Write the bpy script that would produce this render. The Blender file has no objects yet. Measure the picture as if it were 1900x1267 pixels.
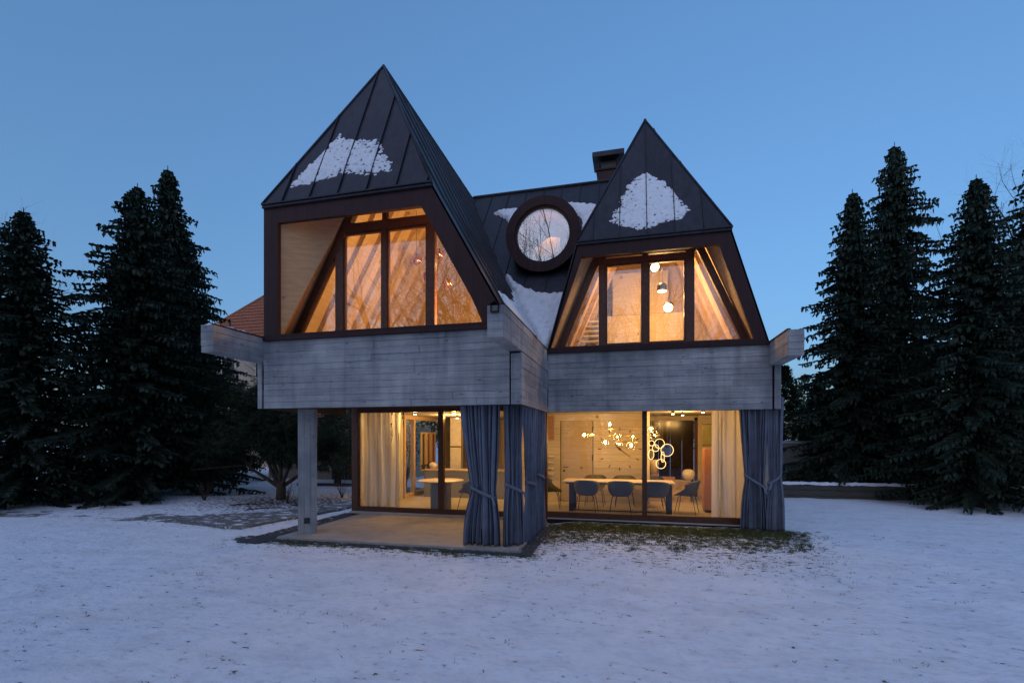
import bpy, bmesh, math, random
from mathutils import Vector, Matrix, noise as mnoise
random.seed(7)
R = math.radians
SC = bpy.context.scene
COL = SC.collection

# ------------------------------------------------------------------ camera, sky, light, exposure
cam_data = bpy.data.cameras.new("camera")
cam = bpy.data.objects.new("camera", cam_data); COL.objects.link(cam)
cam.location = (0, 0, 1.8)
cam.rotation_euler = (R(90), 0, R(14.036))
cam_data.sensor_width = 36
cam_data.lens = 36 * 900 / 1900
cam_data.shift_y = (813 - 633.5) / 1900
cam_data.clip_start = 0.05
cam_data.clip_end = 3000
SC.camera = cam

SUN_ELEV, SUN_AZ = R(4.0), R(196)          # afterglow low behind the camera; azimuth clockwise from +Y
world = bpy.data.worlds.new("World"); SC.world = world
world.use_nodes = True
wn, wl = world.node_tree.nodes, world.node_tree.links
wn.clear()
sky = wn.new("ShaderNodeTexSky"); sky.sky_type = 'NISHITA'
sky.sun_disc = False
sky.sun_elevation = SUN_ELEV
sky.sun_rotation = SUN_AZ
sky.altitude = 0
sky.air_density = 1.0
sky.dust_density = 3.0
sky.ozone_density = 4.0
gam = wn.new("ShaderNodeGamma"); gam.inputs[1].default_value = 0.6      # twilight: gentler contrast between horizon and zenith
gain = wn.new("ShaderNodeMix"); gain.data_type = 'RGBA'; gain.blend_type = 'MULTIPLY'; gain.inputs[0].default_value = 1.0
gain.inputs[7].default_value = (3.0, 3.48, 4.2, 1)
bg = wn.new("ShaderNodeBackground"); bg.inputs[1].default_value = 0.12
wo = wn.new("ShaderNodeOutputWorld")
wl.new(sky.outputs[0], gam.inputs[0]); wl.new(gam.outputs[0], gain.inputs[6]); wl.new(gain.outputs[2], bg.inputs[0]); wl.new(bg.outputs[0], wo.inputs[0])

sun_data = bpy.data.lights.new("sun", 'SUN')
sun_data.energy = 0.52; sun_data.angle = R(90); sun_data.color = (0.88, 0.76, 1.0)   # broad pink afterglow
sun = bpy.data.objects.new("sun", sun_data); COL.objects.link(sun)
_d = Vector((math.sin(SUN_AZ) * math.cos(R(50)), math.cos(SUN_AZ) * math.cos(R(50)), math.sin(R(50))))
sun.rotation_euler = _d.to_track_quat('Z', 'Y').to_euler()

SC.view_settings.view_transform = 'Standard'
SC.view_settings.look = 'None'
SC.view_settings.exposure = 0.12
SC.view_settings.gamma = 1.0
SC.view_settings.use_curve_mapping = False
SC.cycles.use_denoising = True
SC.cycles.max_bounces = 8
SC.cycles.diffuse_bounces = 4
SC.cycles.glossy_bounces = 4
SC.cycles.transmission_bounces = 6
SC.cycles.transparent_max_bounces = 32
SC.cycles.sample_clamp_indirect = 6
SC.cycles.caustics_reflective = False
SC.cycles.caustics_refractive = False

# ------------------------------------------------------------------ helpers
def link(o, parent=None):
    COL.objects.link(o)
    if parent is not None: o.parent = parent
    return o

def tag(o, label=None, cat=None, group=None, kind=None):
    if label: o["label"] = label
    if cat: o["category"] = cat
    if group: o["group"] = group
    if kind: o["kind"] = kind
    return o

def empty(name, loc=(0, 0, 0), rz=0.0, parent=None):
    o = bpy.data.objects.new(name, None)
    o.location = loc; o.rotation_euler = (0, 0, rz); o.empty_display_size = 0.1
    return link(o, parent)

def mk(name, verts, faces, mat=None, parent=None, smooth=False):
    me = bpy.data.meshes.new(name)
    me.from_pydata([tuple(v) for v in verts], [], faces)
    me.update()
    if mat: me.materials.append(mat)
    if smooth:
        for p in me.polygons: p.use_smooth = True
    o = bpy.data.objects.new(name, me)
    return link(o, parent)

def from_bm(name, bm, mat=None, parent=None, smooth=False):
    me = bpy.data.meshes.new(name); bm.to_mesh(me); bm.free()
    if mat: me.materials.append(mat)
    if smooth:
        for p in me.polygons: p.use_smooth = True
    return link(bpy.data.objects.new(name, me), parent)

CUBE_F = [(0, 3, 2, 1), (4, 5, 6, 7), (0, 1, 5, 4), (1, 2, 6, 5), (2, 3, 7, 6), (3, 0, 4, 7)]
def box(name, x, y, z, mat, parent=None, bevel=0.0):
    x0, x1 = x; y0, y1 = y; z0, z1 = z
    v = [(x0, y0, z0), (x1, y0, z0), (x1, y1, z0), (x0, y1, z0), (x0, y0, z1), (x1, y0, z1), (x1, y1, z1), (x0, y1, z1)]
    if bevel <= 0: return mk(name, v, CUBE_F, mat, parent)
    bm = bmesh.new(); vs = [bm.verts.new(p) for p in v]
    for f in CUBE_F: bm.faces.new([vs[i] for i in f])
    bmesh.ops.bevel(bm, geom=list(bm.edges), offset=bevel, segments=2, affect='EDGES')
    return from_bm(name, bm, mat, parent)

def prism(name, poly, y0, y1, mat, parent=None, plane='xz'):
    """poly: 2D list; xz -> extruded along y, xy -> extruded along z (y0,y1 = z range)."""
    n = len(poly)
    ar = sum(poly[i][0] * poly[(i + 1) % n][1] - poly[(i + 1) % n][0] * poly[i][1] for i in range(n))
    if (ar < 0): poly = poly[::-1]
    if plane == 'xz': v = [(a, y0, b) for a, b in poly] + [(a, y1, b) for a, b in poly]; f = [tuple(range(n)), tuple(range(2 * n - 1, n - 1, -1))]; 
    else: v = [(a, b, y0) for a, b in poly] + [(a, b, y1) for a, b in poly]; f = [tuple(range(n - 1, -1, -1)), tuple(range(n, 2 * n))]
    for i in range(n):
        j = (i + 1) % n
        f.append((i, n + i, n + j, j) if plane == 'xz' else (i, j, n + j, n + i))
    return mk(name, v, f, mat, parent)

def tube_data(pts, radii, n, V, F, cap=True):
    pts = [Vector(p) for p in pts]
    base = len(V)
    up = Vector((0.13, 0.21, 1.0))
    for i, p in enumerate(pts):
        d = (pts[min(i + 1, len(pts) - 1)] - pts[max(i - 1, 0)]).normalized()
        a = d.cross(up)
        if a.length < 1e-3: a = d.cross(Vector((1, 0, 0)))
        a.normalize(); b = d.cross(a)
        r = radii[i] if isinstance(radii, (list, tuple)) else radii
        for k in range(n):
            t = 2 * math.pi * k / n
            V.append(p + a * (r * math.cos(t)) + b * (r * math.sin(t)))
    for i in range(len(pts) - 1):
        for k in range(n):
            k2 = (k + 1) % n
            F.append((base + i * n + k, base + i * n + k2, base + (i + 1) * n + k2, base + (i + 1) * n + k))
    if cap:
        F.append(tuple(base + k for k in range(n - 1, -1, -1)))
        F.append(tuple(base + (len(pts) - 1) * n + k for k in range(n)))

def tube(name, pts, radii, mat, parent=None, n=8, smooth=True):
    V, F = [], []
    tube_data(pts, radii, n, V, F)
    return mk(name, V, F, mat, parent, smooth)

def sphere(name, c, r, mat, parent=None, seg=20, rings=12, scale=(1, 1, 1)):
    bm = bmesh.new()
    bmesh.ops.create_uvsphere(bm, u_segments=seg, v_segments=rings, radius=r)
    for v in bm.verts: v.co = Vector((v.co.x * scale[0], v.co.y * scale[1], v.co.z * scale[2])) + Vector(c)
    return from_bm(name, bm, mat, parent, True)

def lathe(name, prof, c, mat, parent=None, n=28, smooth=True):
    V, F = [], []
    for r, z in prof:
        for k in range(n):
            t = 2 * math.pi * k / n
            V.append((c[0] + r * math.cos(t), c[1] + r * math.sin(t), c[2] + z))
    m = len(prof)
    for i in range(m - 1):
        for k in range(n):
            k2 = (k + 1) % n
            F.append((i * n + k, i * n + k2, (i + 1) * n + k2, (i + 1) * n + k))
    F.append(tuple(range(n - 1, -1, -1))); F.append(tuple((m - 1) * n + k for k in range(n)))
    return mk(name, V, F, mat, parent, smooth)

_unit = None
def unit_cube():
    me = bpy.data.meshes.new("board")
    v = [(-.5, -.5, -.5), (.5, -.5, -.5), (.5, .5, -.5), (-.5, .5, -.5), (-.5, -.5, .5), (.5, -.5, .5), (.5, .5, .5), (-.5, .5, .5)]
    me.from_pydata(v, [], CUBE_F); me.update()
    return me

def clip(poly, a, b, c):
    """keep a*x+b*y<=c"""
    out = []
    for i in range(len(poly)):
        p, q = poly[i], poly[(i + 1) % len(poly)]
        dp, dq = a * p[0] + b * p[1] - c, a * q[0] + b * q[1] - c
        if dp <= 0: out.append(p)
        if (dp < 0 < dq) or (dq < 0 < dp):
            t = dp / (dp - dq); out.append((p[0] + (q[0] - p[0]) * t, p[1] + (q[1] - p[1]) * t))
    return out

def fbm(x, y, z=0.0, o=4):
    return mnoise.fractal(Vector((x, y, z)), 1.0, 2.0, o)

# ------------------------------------------------------------------ materials
def new_mat(name):
    m = bpy.data.materials.new(name); m.use_nodes = True
    nt = m.node_tree; nt.nodes.clear()
    out = nt.nodes.new("ShaderNodeOutputMaterial")
    return m, nt, out

class NB:
    def __init__(s, nt): s.nt = nt
    def n(s, t, **kw):
        o = s.nt.nodes.new(t)
        for k, v in kw.items(): setattr(o, k, v)
        return o
    def l(s, a, b): s.nt.links.new(a, b)
    def math(s, op, a, b=None, c=None):
        o = s.n("ShaderNodeMath", operation=op)
        for i, x in enumerate((a, b, c)):
            if x is None: continue
            if hasattr(x, 'links'): s.l(x, o.inputs[i])
            else: o.inputs[i].default_value = x
        return o.outputs[0]
    def noise(s, vec, scale, detail=4, rough=0.55, dim='3D'):
        o = s.n("ShaderNodeTexNoise"); o.inputs['Scale'].default_value = scale
        o.inputs['Detail'].default_value = detail; o.inputs['Roughness'].default_value = rough
        s.l(vec, o.inputs['Vector']); return o.outputs['Fac']
    def ramp(s, fac, stops, interp='LINEAR'):
        o = s.n("ShaderNodeValToRGB"); cr = o.color_ramp; cr.interpolation = interp
        while len(cr.elements) < len(stops): cr.elements.new(0.5)
        for e, (p, c) in zip(cr.elements, stops):
            e.position = p; e.color = (*c, 1) if len(c) == 3 else c
        s.l(fac, o.inputs[0]); return o.outputs[0]
    def mix(s, fac, a, b, mode='MIX'):
        o = s.n("ShaderNodeMix", data_type='RGBA', blend_type=mode)
        for sock, x in ((o.inputs[0], fac), (o.inputs[6], a), (o.inputs[7], b)):
            if hasattr(x, 'links'): s.l(x, sock)
            else: sock.default_value = x if not isinstance(x, tuple) or len(x) == 4 else (*x, 1)
        return o.outputs[2]
    def mapping(s, vec, scale=(1, 1, 1), rot=(0, 0, 0)):
        o = s.n("ShaderNodeMapping"); o.inputs['Scale'].default_value = scale; o.inputs['Rotation'].default_value = rot
        s.l(vec, o.inputs['Vector']); return o.outputs[0]
    def bump(s, h, strength=0.3, dist=0.02):
        o = s.n("ShaderNodeBump"); o.inputs['Strength'].default_value = strength; o.inputs['Distance'].default_value = dist
        s.l(h, o.inputs['Height']); return o.outputs[0]
    def bsdf(s, out, color, rough=0.6, metal=0.0, normal=None, spec=0.5):
        p = s.n("ShaderNodeBsdfPrincipled")
        if hasattr(color, 'links'): s.l(color, p.inputs['Base Color'])
        else: p.inputs['Base Color'].default_value = (*color, 1)
        if hasattr(rough, 'links'): s.l(rough, p.inputs['Roughness'])
        else: p.inputs['Roughness'].default_value = rough
        p.inputs['Metallic'].default_value = metal
        p.inputs['Specular IOR Level'].default_value = spec
        if normal is not None: s.l(normal, p.inputs['Normal'])
        s.l(p.outputs[0], out.inputs[0]); return p

def pos(b): return b.n("ShaderNodeNewGeometry").outputs['Position']
def rnd(b): return b.n("ShaderNodeObjectInfo").outputs['Random']

def mat_plain(name, col, rough=0.6, metal=0.0, var=0.12, scale=8, bump=0.0, spec=0.5):
    m, nt, out = new_mat(name); b = NB(nt)
    f = b.noise(pos(b), scale, 5)
    c = b.ramp(f, [(0.25, tuple(x * (1 - var) for x in col)), (0.75, tuple(min(1, x * (1 + var)) for x in col))])
    nrm = b.bump(b.noise(pos(b), scale * 6, 3), bump, 0.01) if bump else None
    b.bsdf(out, c, rough, metal, nrm, spec); return m

def mat_concrete(name, vertical=False, tone=1.0):
    """board-marked concrete: grain streaks along the board, knots, stains, a tone of its own per board"""
    m, nt, out = new_mat(name); b = NB(nt)
    P = pos(b); sep = b.n("ShaderNodeSeparateXYZ"); b.l(P, sep.inputs[0])
    rr = rnd(b)
    hx = b.math('ADD', sep.outputs[0], b.math('MULTIPLY', sep.outputs[1], 0.93))
    off = b.math('MULTIPLY', rr, 37.0)
    cmb = b.n("ShaderNodeCombineXYZ")
    along, across = (sep.outputs[2], hx) if vertical else (hx, sep.outputs[2])
    b.l(b.math('ADD', b.math('MULTIPLY', along, 1.0), off), cmb.inputs[0]); b.l(across, cmb.inputs[1]); b.l(off, cmb.inputs[2])
    v = cmb.outputs[0]
    warp = b.noise(b.mapping(v, (2.2, 9, 1)), 1.0, 3)
    cmb2 = b.n("ShaderNodeCombineXYZ")
    b.l(along, cmb2.inputs[0]); b.l(b.math('ADD', across, b.math('MULTIPLY', warp, 0.05)), cmb2.inputs[1]); b.l(off, cmb2.inputs[2])
    grain = b.noise(b.mapping(cmb2.outputs[0], (1.3, 48, 1)), 1.0, 4, 0.6)
    stain = b.noise(P, 1.3, 5, 0.6)
    fine = b.noise(P, 26, 4, 0.6)
    knots = b.n("ShaderNodeTexVoronoi"); knots.inputs['Scale'].default_value = 1.0
    b.l(b.mapping(v, (3.2, 9.5, 1)), knots.inputs['Vector'])
    kn = b.ramp(knots.outputs['Distance'], [(0.04, (0.28, 0.28, 0.28)), (0.10, (0.7, 0.7, 0.7)), (0.16, (1, 1, 1))])
    c = b.ramp(grain, [(0.2, (0.255 * tone, 0.257 * tone, 0.26 * tone)), (0.5, (0.345 * tone, 0.345 * tone, 0.345 * tone)), (0.78, (0.41 * tone, 0.41 * tone, 0.405 * tone))])
    c = b.mix(1.0, c, b.ramp(stain, [(0.32, (0.62, 0.64, 0.68)), (0.68, (1.22, 1.2, 1.18))]), 'MULTIPLY')
    c = b.mix(1.0, c, b.ramp(rr, [(0.0, (0.89, 0.89, 0.90)), (1.0, (1.09, 1.085, 1.08))]), 'MULTIPLY')
    drip = b.noise(b.mapping(P, (5.5, 5.5, .35)), 1.0, 4, 0.6)
    c = b.mix(0.8, c, b.ramp(drip, [(0.30, (0.66, 0.67, 0.70)), (0.52, (1, 1, 1)), (0.75, (1.1, 1.1, 1.1))]), 'MULTIPLY')
    c = b.mix(0.85, c, kn, 'MULTIPLY')
    pits = b.ramp(b.noise(P, 60, 2), [(0.27, (0.45, 0.45, 0.45)), (0.34, (1, 1, 1))])
    c = b.mix(0.6, c, pits, 'MULTIPLY')
    h = b.math('ADD', b.math('MULTIPLY', grain, 0.7), b.math('MULTIPLY', fine, 0.5))
    b.bsdf(out, c, 0.85, 0, b.bump(h, 0.8, 0.02), 0.3); return m

def mat_copper(name, base, rough, metal, streak_axis='z', var=0.35, spec=0.5):
    """aged brown copper sheet with rain streaks and blotches"""
    m, nt, out = new_mat(name); b = NB(nt)
    P = pos(b)
    st = b.noise(b.mapping(P, (9, 9, 0.7)), 1.0, 5, 0.6)
    bl = b.noise(P, 2.3, 5, 0.62)
    f = b.math('ADD', b.math('MULTIPLY', st, 0.55), b.math('MULTIPLY', bl, 0.45))
    lo = tuple(x * (1 - var) for x in base); hi = tuple(x * (1 + var) for x in base)
    c = b.ramp(f, [(0.32, lo), (0.5, base), (0.68, hi)])
    c = b.mix(1.0, c, b.ramp(rnd(b), [(0, (0.86, 0.87, 0.9)), (1, (1.14, 1.12, 1.08))]), 'MULTIPLY')
    spots = b.ramp(b.noise(P, 9, 2), [(0.70, (0, 0, 0)), (0.76, (1, 1, 1))])
    c = b.mix(b.math('MULTIPLY', spots, 0.25), c, tuple(min(1, x * 2.2) for x in base))
    r = b.math('ADD', b.math('MULTIPLY', bl, 0.3), rough - 0.15)
    b.bsdf(out, c, r, metal, b.bump(b.math('ADD', bl, b.math('MULTIPLY', b.noise(b.mapping(P, (1.6, 1.6, .8)), 1.0, 2), 2.5)), 0.35, 0.03), spec); return m

def mat_wood(name, lo, hi, scale=(3, 3, 40), rough=0.55, knots=0.0, bump=0.15):
    m, nt, out = new_mat(name); b = NB(nt)
    P = pos(b)
    warp = b.noise(P, 1.6, 3)
    v = b.n("ShaderNodeVectorMath", operation='ADD'); b.l(P, v.inputs[0])
    cmb = b.n("ShaderNodeCombineXYZ"); w = b.math('MULTIPLY', warp, 0.12)
    for i in range(3): b.l(w, cmb.inputs[i])
    b.l(cmb.outputs[0], v.inputs[1])
    g = b.noise(b.mapping(v.outputs[0], scale), 1.0, 5, 0.6)
    c = b.ramp(g, [(0.3, lo), (0.7, hi)])
    c = b.mix(1.0, c, b.ramp(rnd(b), [(0, (0.9, 0.89, 0.87)), (1, (1.06, 1.06, 1.05))]), 'MULTIPLY')
    if knots:
        k = b.n("ShaderNodeTexVoronoi"); k.inputs['Scale'].default_value = knots
        b.l(P, k.inputs['Vector'])
        kk = b.ramp(k.outputs['Distance'], [(0.05, (0.42, 0.3, 0.2)), (0.09, (1, 1, 1))])
        c = b.mix(0.85, c, kk, 'MULTIPLY')
    b.bsdf(out, c, rough, 0, b.bump(g, bump, 0.008), 0.4); return m

def mat_glass(name, f0=0.07, tint=(0.97, 0.98, 0.97)):
    """window pane: see-through with a Schlick mirror on each face"""
    m, nt, out = new_mat(name); b = NB(nt)
    g = b.n("ShaderNodeNewGeometry")
    dt = b.n("ShaderNodeVectorMath", operation='DOT_PRODUCT')
    b.l(g.outputs['Normal'], dt.inputs[0]); b.l(g.outputs['Incoming'], dt.inputs[1])
    cs = b.math('ABSOLUTE', dt.outputs['Value'])
    p5 = b.math('POWER', b.math('SUBTRACT', 1.0, cs), 5.0)
    fr = b.math('ADD', b.math('MULTIPLY', p5, 1 - f0), f0)
    tr = b.n("ShaderNodeBsdfTransparent"); tr.inputs[0].default_value = (*tint, 1)
    gl = b.n("ShaderNodeBsdfGlossy"); gl.inputs['Roughness'].default_value = 0.0
    gl.inputs['Color'].default_value = (0.95, 0.97, 1, 1)
    mx = b.n("ShaderNodeMixShader"); b.l(fr, mx.inputs[0]); b.l(tr.outputs[0], mx.inputs[1]); b.l(gl.outputs[0], mx.inputs[2])
    b.l(mx.outputs[0], out.inputs[0]); return m

def mat_cloth(name, col, weave=260, rough=0.95, trans=0.0, clear=0.0, wc=0.26):
    m, nt, out = new_mat(name); b = NB(nt)
    P = pos(b)
    f = b.noise(P, 5, 4); wv = b.noise(b.mapping(P, (1, 1, 0.35)), weave, 2)
    c = b.ramp(f, [(0.3, tuple(x * 0.85 for x in col)), (0.7, tuple(min(1, x * 1.12) for x in col))])
    c = b.mix(1.0, c, b.ramp(wv, [(0.3, (1 - wc,) * 3), (0.7, (1 + wc * .7,) * 3)]), 'MULTIPLY')
    p = b.bsdf(out, c, rough, 0, b.bump(wv, 0.2, 0.004), 0.15)
    if trans:
        t = b.n("ShaderNodeBsdfTranslucent"); b.l(c, t.inputs[0])
        mx = b.n("ShaderNodeMixShader"); mx.inputs[0].default_value = trans
        b.l(p.outputs[0], mx.inputs[1]); b.l(t.outputs[0], mx.inputs[2])
        last = mx
        if clear:
            tp = b.n("ShaderNodeBsdfTransparent"); m2 = b.n("ShaderNodeMixShader"); m2.inputs[0].default_value = clear
            b.l(mx.outputs[0], m2.inputs[1]); b.l(tp.outputs[0], m2.inputs[2]); last = m2
        b.l(last.outputs[0], out.inputs[0])
    return m

def mat_emit(name, col, strength):
    m, nt, out = new_mat(name); b = NB(nt)
    e = b.n("ShaderNodeEmission"); e.inputs[0].default_value = (*col, 1); e.inputs[1].default_value = strength
    b.l(e.outputs[0], out.inputs[0]); return m

def mat_leaf(name, lo, hi, trans=0.15):
    m, nt, out = new_mat(name); b = NB(nt)
    f = b.noise(pos(b), 3.0, 3)
    c = b.ramp(f, [(0.3, lo), (0.7, hi)])
    p = b.bsdf(out, c, 0.6, 0, None, 0.25)
    t = b.n("ShaderNodeBsdfTranslucent"); b.l(c, t.inputs[0])
    mx = b.n("ShaderNodeMixShader"); mx.inputs[0].default_value = trans
    b.l(p.outputs[0], mx.inputs[1]); b.l(t.outputs[0], mx.inputs[2]); b.l(mx.outputs[0], out.inputs[0]); return m

def mat_snow(name):
    m, nt, out = new_mat(name); b = NB(nt)
    P = pos(b)
    n1 = b.noise(P, 7, 6, 0.6); n2 = b.noise(P, 45, 4, 0.6)
    c = b.ramp(n1, [(0.3, (0.74, 0.76, 0.80)), (0.7, (0.84, 0.85, 0.87))])
    h = b.math('ADD', n1, b.math('MULTIPLY', n2, 0.35))
    b.bsdf(out, c, 0.7, 0, b.bump(h, 0.5, 0.03), 0.3); return m

def mat_ground():
    """thin trampled snow over grass: the 'bare' attribute says how worn the snow is, 'soil' where the bed is earth"""
    m, nt, out = new_mat("snowy_lawn"); b = NB(nt)
    P = pos(b)
    at = b.n("ShaderNodeAttribute"); at.attribute_name = "bare"
    so = b.n("ShaderNodeAttribute"); so.attribute_name = "soil"
    flat = b.mapping(P, (1, 1, 0.2))
    n1 = b.noise(flat, 2.6, 6, 0.62); n2 = b.noise(b.mapping(P, (5, 9, 1), (0, 0, 0.3)), 1.0, 5, 0.65); n3 = b.noise(P, 30, 4, 0.6)
    n4 = b.noise(b.mapping(P, (1.2, 2.4, 1), (0, 0, -0.4)), 1.0, 4, 0.6)
    n5 = b.noise(b.mapping(P, (8.5, 14, 1), (0, 0, 0.2)), 1.0, 3, 0.6)
    f = b.math('ADD', b.math('MULTIPLY', n2, 0.26), b.math('ADD', b.math('MULTIPLY', n3, 0.24), b.math('MULTIPLY', n5, 0.50)))
    f = b.math('ADD', b.math('MULTIPLY', b.math('SUBTRACT', f, 0.5), 1.9), 0.5)
    thr = b.math('SUBTRACT', 0.785, b.math('MULTIPLY', at.outputs['Fac'], 0.40))
    bare = b.n("ShaderNodeMapRange"); bare.interpolation_type = 'SMOOTHSTEP'
    b.l(f, bare.inputs['Value'])
    b.l(b.math('SUBTRACT', thr, 0.04), bare.inputs['From Min']); b.l(b.math('ADD', thr, 0.04), bare.inputs['From Max'])
    snow = b.ramp(n1, [(0.25, (0.78, 0.80, 0.86)), (0.5, (0.85, 0.865, 0.90)), (0.75, (0.90, 0.905, 0.92))])
    thin = b.ramp(n4, [(0.46, (1, 1, 1)), (0.70, (0.88, 0.87, 0.87))])
    thin_dimple_shade = b.mix(1.0, b.ramp(n2, [(0.5, (1, 1, 1)), (0.72, (0.85, 0.84, 0.85))]), b.ramp(n5, [(0.55, (1, 1, 1)), (0.78, (0.80, 0.80, 0.82))]), 'MULTIPLY')  # thin snow, and the shade of small dimples put into the colour
    snow = b.mix(1.0, b.mix(1.0, snow, thin, 'MULTIPLY'), thin_dimple_shade, 'MULTIPLY')
    grass = b.ramp(n3, [(0.3, (0.022, 0.036, 0.008)), (0.55, (0.06, 0.078, 0.018)), (0.8, (0.12, 0.11, 0.04))])
    soil = b.ramp(n3, [(0.3, (0.02, 0.014, 0.01)), (0.7, (0.075, 0.05, 0.036))])
    low = b.mix(so.outputs['Fac'], grass, soil)
    c = b.mix(bare.outputs[0], snow, low)
    h = b.math('ADD', b.math('MULTIPLY', n1, 0.9), b.math('ADD', b.math('MULTIPLY', n2, 0.6), b.math('ADD', b.math('MULTIPLY', n3, 0.35), b.math('MULTIPLY', n5, -0.55))))
    h = b.math('SUBTRACT', h, b.math('MULTIPLY', bare.outputs[0], 0.5))
    b.bsdf(out, c, 0.75, 0, b.bump(h, 0.9, 0.05), 0.25); return m

M = {}
M['conc'] = mat_concrete("board_marked_concrete")
M['concv'] = mat_concrete("board_marked_concrete_vertical", True)
M['joint'] = mat_plain("dark_joint", (0.02, 0.02, 0.022), 0.9)
M['roof'] = mat_copper("aged_copper_roof", (0.026, 0.027, 0.036), 0.48, 0.45, var=0.5, spec=0.4)
M['fascia'] = mat_copper("brown_copper_fascia", (0.036, 0.0145, 0.0155), 0.6, 0.1, var=0.35, spec=0.25)
M['frame'] = mat_wood("stained_wood_frame", (0.062, 0.020, 0.011), (0.11, 0.038, 0.02), (14, 14, 14), 0.5)
M['spruce'] = mat_wood("spruce_lining", (0.50, 0.34, 0.19), (0.60, 0.43, 0.26), (2, 2, 26), 0.6, 2.2)
M['reveal'] = mat_wood("plywood_reveal", (0.40, 0.225, 0.105), (0.52, 0.31, 0.16), (3, 3, 18), 0.7, 3.0)  # plywood brown, with warm lamp light also put into the base colour
M['rafter'] = mat_wood("spruce_rafter", (0.40, 0.27, 0.16), (0.50, 0.36, 0.22), (14, 14, 14), 0.6, 2.6)
M['plank'] = mat_wood("pale_plank_wall", (0.50, 0.43, 0.33), (0.64, 0.57, 0.46), (2, 2, 22), 0.7, 1.7)
M['door'] = mat_wood("pale_oak_door", (0.44, 0.35, 0.24), (0.56, 0.46, 0.33), (2, 2, 30), 0.55, 2.0)
M['glass'] = mat_glass("window_glass", 0.075)
M['gglass'] = mat_glass("garden_door_glass", 0.02)
M['rglass'] = mat_glass("round_window_glass", 0.24)
M['bulbglass'] = mat_glass("lamp_glass", 0.10, (0.98, 0.97, 0.95))
M['copperglass'] = mat_plain("copper_tinted_glass", (0.62, 0.27, 0.15), 0.12, 0.9)
M['blue'] = mat_cloth("blue_grey_canvas", (0.15, 0.165, 0.215))
def mat_sheer():
    m, nt, out = new_mat("white_sheer"); b = NB(nt)
    d = b.n("ShaderNodeBsdfDiffuse"); d.inputs[0].default_value = (.88, .86, .82, 1)
    t = b.n("ShaderNodeBsdfTranslucent"); t.inputs[0].default_value = (.88, .86, .82, 1)
    tp = b.n("ShaderNodeBsdfTransparent")
    m1 = b.n("ShaderNodeMixShader"); m1.inputs[0].default_value = .5; b.l(d.outputs[0], m1.inputs[1]); b.l(t.outputs[0], m1.inputs[2])
    m2 = b.n("ShaderNodeMixShader")
    m2.inputs[0].default_value = .15; b.l(m1.outputs[0], m2.inputs[1]); b.l(tp.outputs[0], m2.inputs[2])
    b.l(m2.outputs[0], out.inputs[0]); return m
M['sheer'] = mat_sheer()
M['linen'] = mat_cloth("white_sheer", (0.93, 0.91, 0.87), 30, 0.9, 0.5, 0.16, 0.03)
M['snow'] = mat_snow("snow")
M['ground'] = mat_ground()
M['slab'] = mat_plain("patio_concrete", (0.34, 0.31, 0.27), 0.7, 0, 0.18, 3.5, 0.15)
M['path'] = mat_plain("path_concrete", (0.17, 0.16, 0.15), 0.85, 0, 0.3, 4, 0.3)
def mat_dusted(name, col, var, scale, amount, bump):
    m, nt, out = new_mat(name); b = NB(nt); P = pos(b)
    c = b.ramp(b.noise(P, scale, 5), [(0.25, tuple(x * (1 - var) for x in col)), (0.75, tuple(x * (1 + var) for x in col))])
    d = b.ramp(b.noise(b.mapping(P, (1, 1.6, 1)), 3.2, 6, 0.68), [(amount, (0, 0, 0)), (amount + .07, (1, 1, 1))])
    c = b.mix(d, c, (0.74, 0.76, 0.80)); b.bsdf(out, c, 0.85, 0, b.bump(b.noise(P, scale * 5, 3), bump, 0.01)); return m
M['gravel'] = mat_dusted("dark_gravel", (0.06, 0.06, 0.065), 0.6, 14, .58, 0.3)
M['floor'] = mat_plain("screed_floor", (0.44, 0.40, 0.35), 0.4, 0, 0.12, 3, 0.05)
M['ceil'] = mat_plain("concrete_ceiling", (0.42, 0.40, 0.37), 0.8, 0, 0.15, 3, 0.1)
M['black'] = mat_plain("black_metal", (0.012, 0.012, 0.013), 0.45)
M['darkblue'] = mat_plain("dark_blue_metal", (0.020, 0.028, 0.055), 0.5)
M['shell'] = mat_plain("dark_blue_shell", (0.058, 0.078, 0.13), 0.65, 0, 0.1, 60)
M['olive'] = mat_plain("olive_felt", (0.13, 0.115, 0.03), 0.9, 0, 0.15, 60)
M['greyblue'] = mat_plain("grey_blue_shell", (0.20, 0.22, 0.26), 0.7, 0, 0.1, 60)
M['tabletop'] = mat_plain("pale_oak_top", (0.62, 0.53, 0.43), 0.4, 0, 0.1, 20)
M['white'] = mat_plain("white_lacquer", (0.66, 0.63, 0.58), 0.4)
M['brass'] = mat_plain("brass", (0.40, 0.26, 0.10), 0.35, 0.9)
M['darkwall'] = mat_plain("dark_gloss_panel", (0.022, 0.013, 0.010), 0.16, 0, 0.3, 6, 0, 0.3)
M['stone'] = mat_plain("veined_stone", (0.42, 0.34, 0.27), 0.5, 0, 0.55, 4.5)
M['redcab'] = mat_plain("terracotta_lacquer", (0.42, 0.20, 0.12), 0.5)
M['brick'] = mat_plain("terracotta_panel", (0.36, 0.20, 0.12), 0.8, 0, 0.2, 20, 0.2)
M['walnut'] = mat_wood("walnut_board", (0.09, 0.04, 0.02), (0.17, 0.085, 0.045), (20, 20, 2), 0.5)
M['terra'] = mat_plain("clay_tile", (0.30, 0.105, 0.055), 0.85, 0, 0.4, 11, 0.3)
M['render'] = mat_plain("beige_render", (0.42, 0.34, 0.27), 0.9, 0, 0.12, 5, 0.2)
M['bark'] = mat_wood("bark", (0.03, 0.022, 0.016), (0.08, 0.06, 0.045), (9, 9, 2), 0.95, 0, 0.6)
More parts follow.
